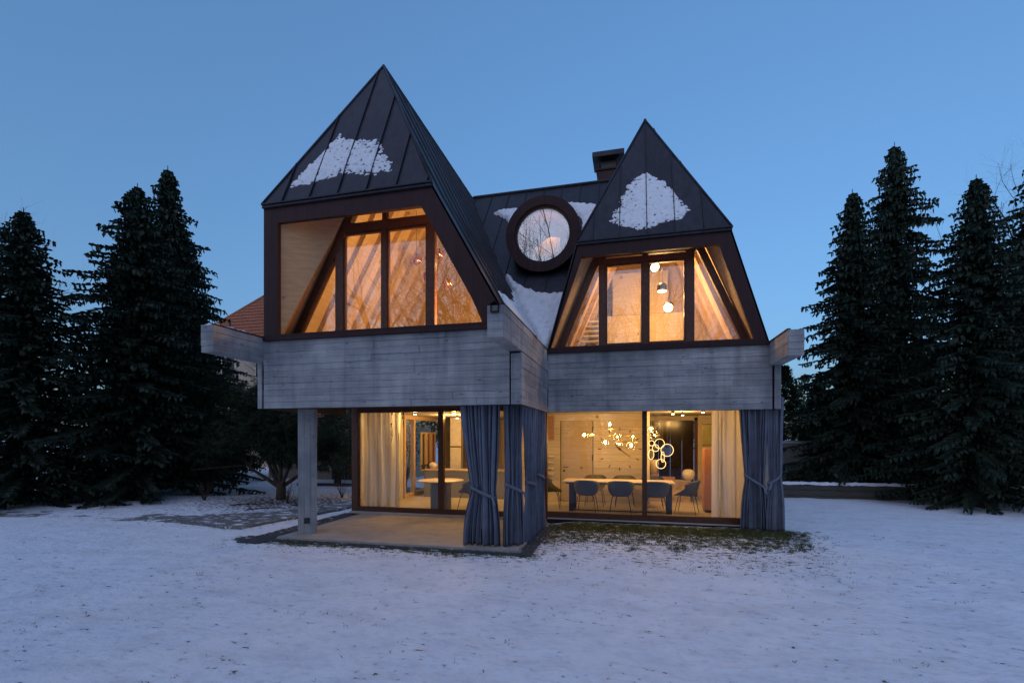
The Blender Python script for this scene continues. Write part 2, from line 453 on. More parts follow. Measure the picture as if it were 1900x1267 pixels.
M['needle'] = mat_leaf("dark_needles", (0.010, 0.020, 0.010), (0.032, 0.05, 0.022))
M['needle2'] = mat_leaf("blue_green_needles", (0.012, 0.024, 0.016), (0.035, 0.055, 0.035))
M['leaf'] = mat_leaf("broad_leaf", (0.03, 0.045, 0.014), (0.08, 0.10, 0.035))
M['grass'] = mat_leaf("winter_grass", (0.045, 0.065, 0.014), (0.13, 0.13, 0.04), 0.25)
M['timber'] = mat_wood("weathered_timber", (0.05, 0.045, 0.04), (0.11, 0.10, 0.09), (3, 3, 30), 0.9)
M['green'] = mat_leaf("deep_green_leaf", (0.010, 0.04, 0.025), (0.02, 0.075, 0.045))
M['bulb'] = mat_emit("warm_bulb", (1.0, 0.62, 0.24), 60)
M['disc'] = mat_emit("warm_disc", (1.0, 0.68, 0.30), 22)
M['ringlight'] = mat_emit("warm_ring", (1.0, 0.60, 0.24), 3.2)
M['led'] = mat_emit("warm_led", (1.0, 0.66, 0.30), 40)
M['red'] = mat_plain("red_wool", (0.16, 0.03, 0.025), 0.95)
M['charwool'] = mat_plain("charcoal_wool", (0.03, 0.028, 0.03), 0.95)
M['cream'] = mat_plain("cream_wool", (0.30, 0.24, 0.16), 0.95, 0, 0.2, 40)
M['oliveart'] = mat_plain("olive_paint", (0.13, 0.12, 0.04), 0.7, 0, 0.3, 6)

WARM = (1.0, 0.53, 0.155)
WARM_UP = (1.0, 0.56, 0.21)
def point(parent_name, loc, watts, r=0.06, col=WARM, parent=None):
    d = bpy.data.lights.new(parent_name, 'POINT'); d.energy = watts; d.color = col; d.shadow_soft_size = r
    o = bpy.data.objects.new(parent_name, d); o.location = loc
    return link(o, parent)

UNIT = unit_cube()
def boards(parent, O, U, V, N, L, H, rows, mat, lo=1.1, hi=2.6, out=0.018, gap=0.0045, seed=1):
    """board imprints on a wall face: each its own slightly proud piece"""
    rg = random.Random(seed)
    O, U, V, N = Vector(O), Vector(U), Vector(V), Vector(N)
    h = H / rows
    me = bpy.data.meshes.get("board_" + mat.name)
    if me is None:
        me = UNIT.copy(); me.name = "board_" + mat.name; me.materials.append(mat)
    for r in range(rows):
        a = 0.0; first = True
        while a < L - 1e-4:
            ln = rg.uniform(lo, hi) * (rg.uniform(0.35, 1) if first else 1); first = False
            e = min(L, a + ln)
            if L - e < 0.3: e = L
            t = out + rg.uniform(0.0, 0.014)
            c = O + U * ((a + e) / 2) + V * (h * (r + 0.5)) + N * (t / 2)
            o = bpy.data.objects.new("board", me)
            mtx = Matrix((( *(U * (e - a - gap)), 0), ( *(V * (h - gap)), 0), ( *(N * t), 0), (0, 0, 0, 1))).transposed()
            mtx = Matrix.Translation(c) @ mtx
            o.matrix_world = mtx
            link(o, parent)
            o.matrix_local = mtx
            a = e

def roof_face(name, parent, O, U, V, poly, spacing, mat, start=0.0, seams=True, hole=None, seam_w=0.022, seam_h=0.035):
    """standing-seam sheet metal on a plane. poly in (u,v). hole = (uc, vc, a, b): ellipse left open"""
    O, U, V = Vector(O), Vector(U).normalized(), Vector(V).normalized()
    N = U.cross(V).normalized()
    part = empty(name, (0, 0, 0), 0, parent)
    umin, umax = min(p[0] for p in poly), max(p[0] for p in poly)
    cuts = [umin]; x = start
    while x <= umin + 0.02: x += spacing
    while x < umax - 0.02: cuts.append(x); x += spacing
    cuts.append(umax)
    def P(u, v, n=0.0): return O + U * u + V * v + N * n
    def sheet(pl, top):
        pl2 = []
        for p in pl:
            if not pl2 or (Vector(p) - Vector(pl2[-1])).length > 1e-4: pl2.append(p)
        if len(pl2) > 2 and (Vector(pl2[0]) - Vector(pl2[-1])).length < 1e-4: pl2.pop()
        k = len(pl2)
        if k < 3: return
        vs = [P(a, b_, -0.03) for a, b_ in pl2] + [P(a, b_, top) for a, b_ in pl2]
        fs = [tuple(range(k - 1, -1, -1)), tuple(range(k, 2 * k))] + [(i, (i + 1) % k, k + (i + 1) % k, k + i) for i in range(k)]
        mk("roof_panel", vs, fs, mat, part)
    rg = random.Random(len(poly) * 7 + int(spacing * 100))
    for i in range(len(cuts) - 1):
        a, e = cuts[i], cuts[i + 1]
        s = clip(clip(poly, 1, 0, e), -1, 0, -a)
        if len(s) < 3: continue
        top = rg.uniform(0.0, 0.004)
        if hole and not (e < hole[0] - hole[2] or a > hole[0] + hole[2]):
            uc, vc, ha, hb = hole
            la, le = max(a, uc - ha), min(e, uc + ha)
            if la > a + 1e-3: sheet(clip(clip(poly, 1, 0, la), -1, 0, -a), top)
            if le < e - 1e-3: sheet(clip(clip(poly, 1, 0, e), -1, 0, -le), top)
            mid = clip(clip(poly, 1, 0, le), -1, 0, -la)
            vlo, vhi = [], []
            for k in range(9):
                u = la + (le - la) * k / 8
                ln = clip(clip(mid, 1, 0, u + 1e-4), -1, 0, -(u - 1e-4))
                if not ln: continue
                h = hb * math.sqrt(max(0, 1 - ((u - uc) / ha) ** 2))
                lo_, hi_ = min(p[1] for p in ln), max(p[1] for p in ln)
                vlo.append((u, min(lo_, vc - h), max(min(vc - h, hi_), lo_))); vhi.append((u, vc + h, max(hi_, vc + h)))
            sheet([(q[0], q[1]) for q in vlo] + [(q[0], q[2]) for q in reversed(vlo)], top)
            sheet([(q[0], q[1]) for q in vhi] + [(q[0], q[2]) for q in reversed(vhi)], top)
        else:
            sheet(s, top)
    if seams:
        for u in cuts[1:-1]:
            ln = clip(clip(poly, 1, 0, u + 1e-3), -1, 0, -(u - 1e-3))
            if len(ln) < 2: continue
            lo_, hi_ = min(p[1] for p in ln), max(p[1] for p in ln)
            runs = [(lo_, hi_)]
            if hole and abs(u - hole[0]) < hole[2]:
                h = hole[3] * math.sqrt(1 - ((u - hole[0]) / hole[2]) ** 2)
                runs = [(lo_, hole[1] - h), (hole[1] + h, hi_)]
            for l0, l1 in runs:
                if l1 - l0 < 0.05: continue
                w = seam_w / 2
                vs = [P(u - w, l0, 0), P(u + w, l0, 0), P(u + w, l1, 0), P(u - w, l1, 0),
                      P(u - w * .6, l0, seam_h), P(u + w * .6, l0, seam_h), P(u + w * .6, l1, seam_h), P(u - w * .6, l1, seam_h)]
                mk("seam", vs, CUBE_F, mat, part)
    return part

def bar_between(name, p, q, w, d0, d1, mat, parent):
    """flat bar in the XZ plane from p to q, width w to the left side of p->q, between Y d0..d1"""
    p, q = Vector(p), Vector(q); d = (q - p).normalized(); n = Vector((-d.y, d.x))
    pl = [tuple(p), tuple(q), tuple(q + n * w), tuple(p + n * w)]
    return prism(name, pl, d0, d1, mat, parent)

# ------------------------------------------------------------------ ground
def sstep(a, b, x):
    t = max(0.0, min(1.0, (x - a) / (b - a))); return t * t * (3 - 2 * t)
def bare_amount(x, y):
    w1, w2 = fbm(x * .8, y * .8, 3.1), fbm(x * 2.3, y * 2.3, 7.7)
    b = 0.12
    d = (10.4 - y) + .25 * w1 + max(0, -1.5 - x) * 2 + max(0, x - 2.7) * 3.0     # lawn in front of the right window
    if y < 10.7: b = max(b, .93 - .30 * sstep(.5, 1.0, d) - .18 * sstep(1.0, 2.2, d) - .30 * sstep(1.9, 4.2, d))
    if y < 7.9:                                                                   # rim along the slab
        dd = (7.62 - y) + .25 * w1
        b = max(b, (.66 - .34 * sstep(.0, .45, dd) - .20 * sstep(.4, 1.0, dd)) * sstep(-8.2, -6.8, x) * sstep(-.6, -1.8, x))
    if x < -7.6 and y > 8.2:
        b = max(b, 0.30 + 0.55 * math.exp(-((x + 10.2) ** 2 / 5 + (y - 12.0) ** 2 / 2.6)) + 0.25 * math.exp(-((x + 8.4) ** 2 / 1.2 + (y - 13.5) ** 2 / 3)))
    b += 0.10 * w1 + 0.05 * w2
    return max(0.0, min(1.0, b))

def ground_z(x, y):
    z = -0.10
    if x > -1.75 and y > 6: z += 0.075 * min(1, max(0, (y - 6.5) / 3.2)) * min(1, (x + 1.75) / 0.5)
    z += 0.016 * fbm(x * 1.1, y * 1.1, 0.5, 5) + 0.01 * fbm(x * 4, y * 4, 1.7, 3)
    if x < -8.5: z += 0.05 * min(1, (-8.5 - x) / 2)
    if -7.2 < x < -1.5 and 7.3 < y < 10.7: z = min(z, -0.10)
    return z

def axis(lo, hi, fine_lo, fine_hi, fine, coarse):
    a = []; x = lo
    while x < hi:
        a.append(x); x += fine if fine_lo <= x < fine_hi else coarse
    a.append(hi); return a
xs = axis(-26, 20, -11, 6, 0.07, 0.4)
ys = axis(-6, 34, 2.5, 13, 0.07, 0.4)
gv, gf, bv, sv = [], [], [], []
for y in ys:
    for x in xs:
        edge = min(1, min(x + 26, 20 - x, y + 6, 34 - y) / 1.5)
        gv.append((x, y, ground_z(x, y) * edge + (1 - edge) * -0.17))
        bv.append(bare_amount(x, y)); sv.append(1.0 if (x < -7.6 and y > 8.0) else 0.0)
nx = len(xs)
for j in range(len(ys) - 1):
    for i in range(nx - 1):
        gf.append((j * nx + i, j * nx + i + 1, (j + 1) * nx + i + 1, (j + 1) * nx + i))
lawn = mk("lawn", gv, gf, M['ground'], None, True)
a1 = lawn.data.attributes.new("bare", 'FLOAT', 'POINT'); a1.data.foreach_set("value", bv)
a2 = lawn.data.attributes.new("soil", 'FLOAT', 'POINT'); a2.data.foreach_set("value", sv)
tag(lawn, "thin patchy snow over the lawn before the house", "lawn", kind="structure")
far = mk("ground", [(-900, -900, -0.2), (900, -900, -0.2), (900, 900, -0.2), (-900, 900, -0.2)], [(0, 1, 2, 3)], M['snow'])
tag(far, "flat snowy ground reaching to the horizon", "ground", kind="structure")

path = prism("garden_path", [(-7.95, 8.45), (-7.7, 10.0), (-7.45, 11.6), (-7.3, 17), (-8.2, 17), (-8.25, 12.6), (-8.4, 11.4), (-8.75, 10.7), (-9.2, 10.2), (-9.9, 9.8), (-11.5, 9.45), (-16, 9.0), (-16, 8.1), (-11.5, 8.45), (-9.5, 8.55), (-8.6, 8.5)], -0.3, -0.055, M['path'], None, 'xy')
tag(path, "grey concrete garden path curving past the corner column", "path", kind="structure")

# gravel bed round the patio: one mass of small stones
def stones(name, regions, n, label):
    rg = random.Random(5); V, F = [], []
    ico = [(0, 0, 1), (.9, 0, .2), (.28, .85, .2), (-.72, .53, .2), (-.72, -.53, .2), (.28, -.85, .2), (0, 0, -.8)]
    icf = [(0, 1, 2), (0, 2, 3), (0, 3, 4), (0, 4, 5), (0, 5, 1), (6, 2, 1), (6, 3, 2), (6, 4, 3), (6, 5, 4), (6, 1, 5)]
    tot = sum((r[1] - r[0]) * (r[3] - r[2]) for r in regions)
    for r in regions:
        for _ in range(int(n * (r[1] - r[0]) * (r[3] - r[2]) / tot)):
            x, y = rg.uniform(r[0], r[1]), rg.uniform(r[2], r[3]); s = rg.uniform(.012, .032); t = rg.uniform(0, 6.28)
            b0 = len(V)
            for p in ico:
                V.append((x + s * (p[0] * math.cos(t) - p[1] * math.sin(t)) * rg.uniform(.8, 1.2), y + s * (p[0] * math.sin(t) + p[1] * math.cos(t)), -0.095 + s * .6 * p[2] + rg.uniform(0, .012)))
            F += [tuple(b0 + i for i in f) for f in icf]
    o = mk(name, V, F, M['gravel'])
    return tag(o, label, "gravel", kind="stuff")
stones("gravel", [(-7.05, -6.52, 7.35, 10.9), (-6.6, -1.62, 7.60, 7.75), (-1.84, -1.62, 7.6, 10.2), (-7.2, -6.6, 7.5, 7.9)], 8500, "dark gravel strip edging the concrete patio")

path.data.materials[0] = mat_dusted('dusted_path_concrete', (0.15, 0.142, 0.13), 0.3, 4, .53, 0.3)
slab = box("patio_slab", (-6.5, -1.85), (7.76, 10.68), (-0.3, -0.045), M['slab'], None, 0.012)
tag(slab, "bare concrete patio slab under the overhang", "patio", kind="structure")

# grass poking through
def grass_blades():
    rg = random.Random(11); V, F = [], []
    cnt = 0
    while cnt < 42000:
        x, y = rg.uniform(-7.5, 6.0), rg.uniform(3.0, 10.45)
        if -6.55 < x < -1.8 and y > 7.7: continue
        b = bare_amount(x, y)
        nz = 0.5 + 0.5 * fbm(x * 5, y * 8, 9.0, 3)
        if b < 0.5:
            if rg.random() > (0.0035 + 0.30 * max(0, b - 0.18)) * (2.5 if nz > 0.60 else 0.2): continue
            k = 4
        else:
            if nz < 0.75 - 0.55 * b: continue
            k = 5
        z = ground_z(x, y) - 0.004
        for _ in range(k):
            px, py = x + rg.gauss(0, .02), y + rg.gauss(0, .02)
            t = rg.uniform(0, 6.28); h = rg.uniform(.015, .05) * (0.6 + 0.6 * b); w = rg.uniform(.0025, .006)
            lx, ly = rg.gauss(0, .02), rg.gauss(0, .02)
            b0 = len(V)
            V += [(px - w * math.cos(t), py - w * math.sin(t), z), (px + w * math.cos(t), py + w * math.sin(t), z), (px + lx, py + ly, z + h)]
            F.append((b0, b0 + 1, b0 + 2)); cnt += 1
    return tag(mk("grass", V, F, M['grass']), "short winter grass poking through the thin snow", "grass", kind="stuff")
grass_blades()

# ------------------------------------------------------------------ the house
house = empty("house", (-2, 10.4, 0))
tag(house, "two-gabled concrete and copper house with glowing windows at dusk", "house")
house.location = (0, 0, 0)

Y1, Y2 = 7.75, 10.25            # front planes of the projecting and the set-back block
ZB, ZT = 2.36, 3.64             # concrete band
# --- left block band
bandL = box("concrete_band", (-6.78, -1.98), (Y1 + 0.03, Y1 + 0.28), (ZB + .004, ZT), M['joint'], house)
boards(bandL, (-6.78, Y1 + 0.03, ZB), (1, 0, 0), (0, 0, 1), (0, -1, 0), 4.8, ZT - ZB, 11, M['conc'], seed=3)
for x0, x1 in ((-6.9, -6.805), (-1.955, -1.80)):
    w = box("side_wall", (x0, x1), (Y1 + .01, Y2 + 0.27), (ZB - .002, 3.2 if x0 > -3 else ZT), M['joint'], house)
    boards(w, (x0, Y1 + .01, ZB), (1, 0, 0), (0, 0, 1), (0, -1, 0), x1 - x0, (3.2 if x0 > -3 else ZT) - ZB, 2, M['conc'], 2, 3, seed=9)
    if x0 > -3:
        boards(w, (x1, Y1 - .01, ZB), (0, 1, 0), (0, 0, 1), (1, 0, 0), Y2 - Y1, 3.215 - ZB, 7, M['conc'], 0.7, 1.6, seed=5)
box("soffit", (-6.79, -1.97), (Y1 + .29, 10.68), (2.605, 2.75), M['ceil'], house)
# --- right block band
bandR = box("concrete_band", (-1.79, 2.60), (Y2 + 0.03, Y2 + 0.28), (ZB + .004, ZT - .02), M['joint'], house)
boards(bandR, (-1.775, Y2 + 0.03, ZB), (1, 0, 0), (0, 0, 1), (0, -1, 0), 4.37, ZT - .02 - ZB, 11, M['conc'], seed=21)
w = box("side_wall", (2.625, 2.74), (Y2 + .01, 17), (ZB - .002, 3.2), M['joint'], house)
boards(w, (2.625, Y2 + .01, ZB), (1, 0, 0), (0, 0, 1), (0, -1, 0), .115, 3.2 - ZB, 2, M['conc'], 2, 3, seed=19)
box("soffit", (-1.77, 2.62), (Y2 + .29, 10.68), (2.605, 2.75), M['ceil'], house)

# --- gutter beams that run out over the corners
def gutter_beam(x0, x1, y0, y1, z0, z1, seed, face, spout=True):
    g = box("gutter_beam", (x0 + .022, x1 - .022), (y0 + .022, y1), (z0, z1 - .03), M['conc'], house)
    boards(g, (x0, y0 + .024, z0 - .001), (1, 0, 0), (0, 0, 1), (0, -1, 0), x1 - x0, z1 - z0, 4, M['conc'], 2, 3, out=.024, seed=seed)
    if face > 0: boards(g, (x1 - .022, y0 + .002, z0 - .001), (0, 1, 0), (0, 0, 1), (1, 0, 0), y1 - y0, z1 - z0, 4, M['conc'], .9, 1.8, out=.022, seed=seed + 1)
    else: boards(g, (x0 + .022, y0 + .002, z0 - .001), (0, 1, 0), (0, 0, 1), (-1, 0, 0), y1 - y0, z1 - z0, 4, M['conc'], .9, 1.8, out=.022, seed=seed + 1)
    xe = x1 - .012 if face > 0 else x0 + .012
    box("coping", (xe - .03, xe + .03), (y0 + .01, y1), (z1 + .002, z1 + .022), M['fascia'], g)
    if spout:
        xm = (x0 + x1) / 2
        V = []
        for yy in (y0 - .05, y0 + .35):
            for rr_, zz in ((.055, 0), (.05, -.09)): V += [(xm - rr_, yy, z1 + zz), (xm + rr_, yy, z1 + zz)]
        # open copper channel: bottom, two sides, with a small hood
        sp = empty("spout", (0, 0, 0), 0, g)
        box("spout_floor", (xm - .055, xm + .055), (y0 - .05, y0 + .3), (z1 - .105, z1 - .095), M['fascia'], g)
        box("spout_side", (xm - .06, xm - .05), (y0 - .05, y0 + .3), (z1 - .105, z1 - .0), M['fascia'], g)
        box("spout_side", (xm + .05, xm + .06), (y0 - .05, y0 + .3), (z1 - .105, z1 - .0), M['fascia'], g)
        prism("spout_hood", [(xm - .075, z1 + .0), (xm, z1 + .06), (xm + .075, z1 + .0), (xm, z1 + .045)], y0 - .06, y0 + .3, M['fascia'], g)
        bpy.data.objects.remove(sp)
    return g
gutter_beam(-2.02, -1.78, 6.62, 9.05, 3.235, 3.69, 31, 1)
gutter_beam(-7.02, -6.78, 6.62, Y1 + .3, 3.235, 3.69, 41, 1, False)
gutter_beam(2.545, 2.79, 9.1, Y2 + .4, 3.2, 3.64, 51, -1, False)
# upper part of the side wall behind the beam
w = box("side_wall", (-1.955, -1.80), (9.06, Y2 + .1), (3.205, 3.66), M['joint'], house)
boards(w, (-1.80, 9.06, 3.22), (0, 1, 0), (0, 0, 1), (1, 0, 0), Y2 - 9.06, .45, 4, M['conc'], .7, 1.3, seed=15)
box("coping", (-1.85, -1.77), (9.04, Y2 + .0), (3.672, 3.70), M['fascia'], w)

# --- column
colm = empty("column", (-6.24, 8.03, 0), R(35), house)          # turned plan: front face looks to the right
box("core", (.012, .318), (.012, .44), (-0.05, ZB + .005), M['joint'], colm)
for O_, U_, N_, L_ in (((0, .016, -.046), (1, 0, 0), (0, -1, 0), .33), ((.314, 0, -.046), (0, 1, 0), (1, 0, 0), .45), ((.016, .45, -.046), (0, -1, 0), (-1, 0, 0), .45)):
    boards(colm, O_, (0, 0, 1), U_, N_, ZB + .05, L_, 4 if L_ > .4 else 3, M['concv'], 3, 4, out=.012, gap=.003, seed=61)
sk = box("socket", (.11, .21), (-.025, -.0), (.16, .27), M['black'], colm, .006)
box("socket_flap", (.125, .195), (-.034, -.026), (.175, .255), M['darkblue'], sk)

# --- gable fascias (flat copper frames)
OL = [(-6.75, ZT + .005), (-6.75, 6.18), (-3.36, 6.18), (-1.93, ZT + .005)]
IL = [(-6.44, 3.74), (-6.44, 5.82), (-3.55, 5.80), (-2.40, 3.74)]
OR = [(-1.775, ZT - .015), (-1.14, 5.92), (1.85, 5.92), (2.545, ZT - .015)]
IR = [(-1.715, 3.725), (-1.06, 5.60), (1.62, 5.60), (2.27, 3.725)]
def fascia(O_, I_, y0, y1, nm):
    part = empty(nm, (0, 0, 0), 0, house)
    for i, k in enumerate(((0, 1), (1, 2), (2, 3), (3, 0))):
        a, b_ = k
        e = 0.0025 * (i % 2)
        prism("fascia_sheet", [O_[a], O_[b_], I_[b_], I_[a]], y0 - e, y1, M['fascia'], part)
    # rolled drip edge under the eave
    box("eave_trim", (O_[1][0] - .01, O_[2][0] + .02), (y0 - .05, y0 - .004), (O_[1][1] - .075, O_[1][1] - .03), M['roof'], part, .008)
    box("eave_trim", (O_[1][0] - .01, O_[2][0] + .03), (y0 - .075, y0 + .02), (O_[1][1] - .026, O_[1][1] + .006), M['roof'], part, .006)
    box("sill", (O_[0][0] + .0, O_[3][0] - .02), (y0 - .035, y0 + .58), (O_[0][1] - .025, O_[0][1] + .045), M['fascia'], part, .006)
    return part
fascia(OL, IL, Y1 - .02, Y1 + .06, "gable_fascia")
fascia(OR, IR, Y2 - .02, Y2 + .06, "gable_fascia")

# --- gable windows
def gable_window(Yw, T, mull, bars_z, top_strip, wide=.14):
    """T: outer trapezoid (bl, tl, tr, br); mull: x centres of mullions with widths; panes are cut between them"""
    wdw = empty("gable_window", (0, 0, 0), 0, house)
    bl, tl, tr, br = [Vector(p) for p in T]
    y0, y1 = Yw, Yw + .09
    # raking jambs, head, sill
    bar_between("jamb", br, tr, wide, y0 - .02, y1 + .02, M['frame'], wdw)
    bar_between("jamb", tl, bl, wide, y0 - .02, y1 + .02, M['frame'], wdw)
    prism("head", [tuple(tl), tuple(tr), (tr.x - .03, tr.y - wide * .55), (tl.x + .03, tl.y - wide * .55)], y0 - .022, y1 + .022, M['frame'], wdw)
    prism("sill", [tuple(bl), tuple(br), (br.x - .05, br.y + .10), (bl.x + .05, bl.y + .10)], y0 - .03, y1 + .024, M['frame'], wdw)
    for x, w_ in mull:
        box("mullion", (x - w_ / 2, x + w_ / 2), (y0 - .012, y1 + .012), (bl.y + .09, tl.y - .05), M['frame'], wdw, .006)
    for z, w_ in bars_z:
        box("transom", (mull[0][0] - .02, mull[-1][0] + .02), (y0 - .016, y1 + .016), (z - w_ / 2, z + w_ / 2), M['frame'], wdw, .006)
    # panes
    inner = [(bl.x + wide * 1.12, bl.y + .09), (br.x - wide * 1.12, br.y + .09), (tr.x - wide * .6, tr.y - wide * .5), (tl.x + wide * .6, tl.y - wide * .5)]
    xs_ = [bl.x] + [m[0] for m in mull] + [br.x]
    ztr = bars_z[0][0] if bars_z else None
    for i in range(len(xs_) - 1):
        pl = clip(clip(inner, 1, 0, xs_[i + 1]), -1, 0, -xs_[i])
        if 0 < i < len(xs_) - 2 and ztr:
            lowp = clip(pl, 0, 1, ztr)
            prism("pane", lowp, y0 + .035, y0 + .055, M['glass'], wdw)
        else:
            prism("pane", pl, y0 + .035, y0 + .055, M['glass'], wdw)
        # slim sash round the two opening lights
        if 0 < i < len(xs_) - 2:
            a, e = xs_[i] + mull[i - 1][1] / 2, xs_[i + 1] - mull[i][1] / 2
            zt = (ztr - bars_z[0][1] / 2) if ztr else tl.y - wide * .55
            zb = bl.y + .10
            s_ = .035
            for bx_, bz_ in (((a, e), (zb, zb + s_)), ((a, e), (zt - s_, zt)), ((a, a + s_), (zb + s_, zt - s_)), ((e - s_, e), (zb + s_, zt - s_))):
                box("sash", bx_, (y0 + .012, y0 + .078), bz_, M['frame'], wdw)
    if ztr and top_strip:
        pl = clip(clip(clip(inner, 1, 0, xs_[-2]), -1, 0, -xs_[1]), 0, -1, -ztr)
        prism("pane", pl, y0 + .035, y0 + .055, M['glass'], wdw)
    return wdw
YWL, YWR = 8.36, 10.70
TL = [(-6.66, 3.77), (-5.315, 6.26), (-3.525, 6.26), (-2.435, 3.77)]
TR = [(-1.66, 3.72), (-.80, 5.80), (1.40, 5.80), (2.31, 3.72)]
gable_window(YWL, TL, [(-5.56, .175), (-4.59, .095), (-3.64, .155)], [(5.865, .175)], True)
gable_window(YWR, TR, [(-.655, .15), (.25, .11), (1.15, .17)], [(5.62, .13)], True)
# reveals: ruled panels from the fascia opening back to the raking window frame
def reveal(pa, pb, ya, yb, mat):
    V = [(pa[0][0], ya, pa[0][1]), (pa[1][0], ya, pa[1][1]), (pb[1][0], yb, pb[1][1]), (pb[0][0], yb, pb[0][1])]
    nrm = (Vector(V[1]) - Vector(V[0])).cross(Vector(V[2]) - Vector(V[0])).normalized()
    cen = Vector(((-4.4 if yb < 9 else .3), ya, 4.8))
    if nrm.dot(cen - Vector(V[0])) > 0: nrm = -nrm
    V2 = [tuple(Vector(v) + nrm * .02) for v in V]
    return mk("reveal_panel", V + V2, [(0, 1, 2), (0, 2, 3), (4, 6, 5), (4, 7, 6), (0, 4, 5, 1), (1, 5, 6, 2), (2, 6, 7, 3), (3, 7, 4, 0)], mat, house)
ya = Y1 + .062
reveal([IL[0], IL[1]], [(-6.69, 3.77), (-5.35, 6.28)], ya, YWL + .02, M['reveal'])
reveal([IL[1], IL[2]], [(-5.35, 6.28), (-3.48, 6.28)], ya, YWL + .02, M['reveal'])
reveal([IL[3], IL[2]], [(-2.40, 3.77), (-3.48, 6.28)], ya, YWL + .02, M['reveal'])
ya = Y2 + .062
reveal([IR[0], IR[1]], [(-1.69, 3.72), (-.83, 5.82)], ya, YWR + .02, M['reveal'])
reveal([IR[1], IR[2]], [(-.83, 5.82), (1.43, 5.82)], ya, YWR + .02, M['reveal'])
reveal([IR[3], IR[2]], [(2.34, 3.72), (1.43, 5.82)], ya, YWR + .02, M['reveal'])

# --- roofs
AL = (-5.09, 9.23, 9.6)          # left apex
AR = (.27, 11.88, 9.3)           # right apex
YE = 17.0
def L2(a, b_): return math.hypot(a, b_)
# left front facet
vL = L2(AL[1] - 7.70, AL[2] - 6.185)
roof_face("roof_facet", house, (0, 7.70, 6.185), (1, 0, 0), (0, AL[1] - 7.70, AL[2] - 6.185), [(-6.77, 0), (-3.34, 0), (AL[0], vL)], .58, M['roof'], start=-6.32)
# left block right-hand slopes
vlo = L2(1.43, 2.54)
roof_face("roof_slope", house, (-1.93, 0, ZT), (0, 1, 0), (-1.43, 0, 2.54), [(Y1 - .02, 0), (YE, 0), (YE, vlo), (Y1 - .02, vlo)], .56, M['roof'], start=8.2)
vup = L2(AL[0] + 3.36, 9.6 - 6.18)
roof_face("roof_slope", house, (-3.36, 0, 6.18), (0, 1, 0), (AL[0] + 3.36, 0, 9.6 - 6.18), [(Y1 - .02, 0), (YE, 0), (YE, vup), (AL[1], vup)], .56, M['roof'], start=8.2)
# left-hand slope and left wall
roof_face("roof_slope", house, (-6.75, YE, 6.18), (0, -1, 0), (AL[0] + 6.75, 0, 3.42), [(0, 0), (YE - Y1 + .02, 0), (YE - AL[1], L2(AL[0] + 6.75, 3.42)), (0, L2(AL[0] + 6.75, 3.42))], .56, M['roof'])
roof_face("roof_slope", house, (-6.75, YE, ZT), (0, -1, 0), (0, 0, 1), [(0, 0), (YE - Y1 + .02, 0), (YE - Y1 + .02, 2.54), (0, 2.54)], .56, M['roof'])
tube("ridge_cap", [(AL[0], AL[1] - .01, AL[2] + .01), (AL[0], YE, AL[2] + .01)], .035, M['roof'], house, 6)
tube("hip_cap", [(-6.76, 7.70, 6.19), (AL[0], AL[1], AL[2] + .01)], .026, M['roof'], house, 6)
tube("hip_cap", [(-3.35, 7.70, 6.19), (AL[0], AL[1], AL[2] + .01)], .026, M['roof'], house, 6)
# right front facet and slopes
vR = L2(AR[1] - 10.20, AR[2] - 5.925)
roof_face("roof_facet", house, (0, 10.20, 5.925), (1, 0, 0), (0, AR[1] - 10.20, AR[2] - 5.925), [(-1.15, 0), (1.87, 0), (AR[0], vR)], .545, M['roof'], start=-.82)
vl = L2(.635, 2.30)
roof_face("roof_slope", house, (-1.775, YE, ZT - .02), (0, -1, 0), (.635, 0, 2.30), [(0, 0), (YE - Y2 + .02, 0), (YE - Y2 + .02, vl), (0, vl)], .56, M['roof'])
vl2 = L2(AR[0] + 1.14, AR[2] - 5.92)
roof_face("roof_slope", house, (-1.14, YE, 5.92), (0, -1, 0), (AR[0] + 1.14, 0, AR[2] - 5.92), [(0, 0), (YE - Y2 + .02, 0), (YE - AR[1], vl2), (0, vl2)], .56, M['roof'])
roof_face("roof_slope", house, (2.545, 0, ZT - .02), (0, 1, 0), (-.695, 0, 2.30), [(Y2 - .02, 0), (YE, 0), (YE, L2(.695, 2.3)), (Y2 - .02, L2(.695, 2.3))], .56, M['roof'], start=10.6)
vr2 = L2(1.85 - AR[0], AR[2] - 5.92)
roof_face("roof_slope", house, (1.85, 0, 5.92), (0, 1, 0), (AR[0] - 1.85, 0, AR[2] - 5.92), [(Y2 - .02, 0), (YE, 0), (YE, vr2), (AR[1], vr2)], .56, M['roof'], start=10.6, seam_h=.05)
tube("ridge_cap", [(AR[0], AR[1] - .01, AR[2] + .01), (AR[0], YE, AR[2] + .01)], .035, M['roof'], house, 6)
tube("hip_cap", [(-1.15, 10.20, 5.93), (AR[0], AR[1], AR[2] + .01)], .026, M['roof'], house, 6)
tube("hip_cap", [(1.86, 10.20, 5.93), (AR[0], AR[1], AR[2] + .01)], .026, M['roof'], house, 6)
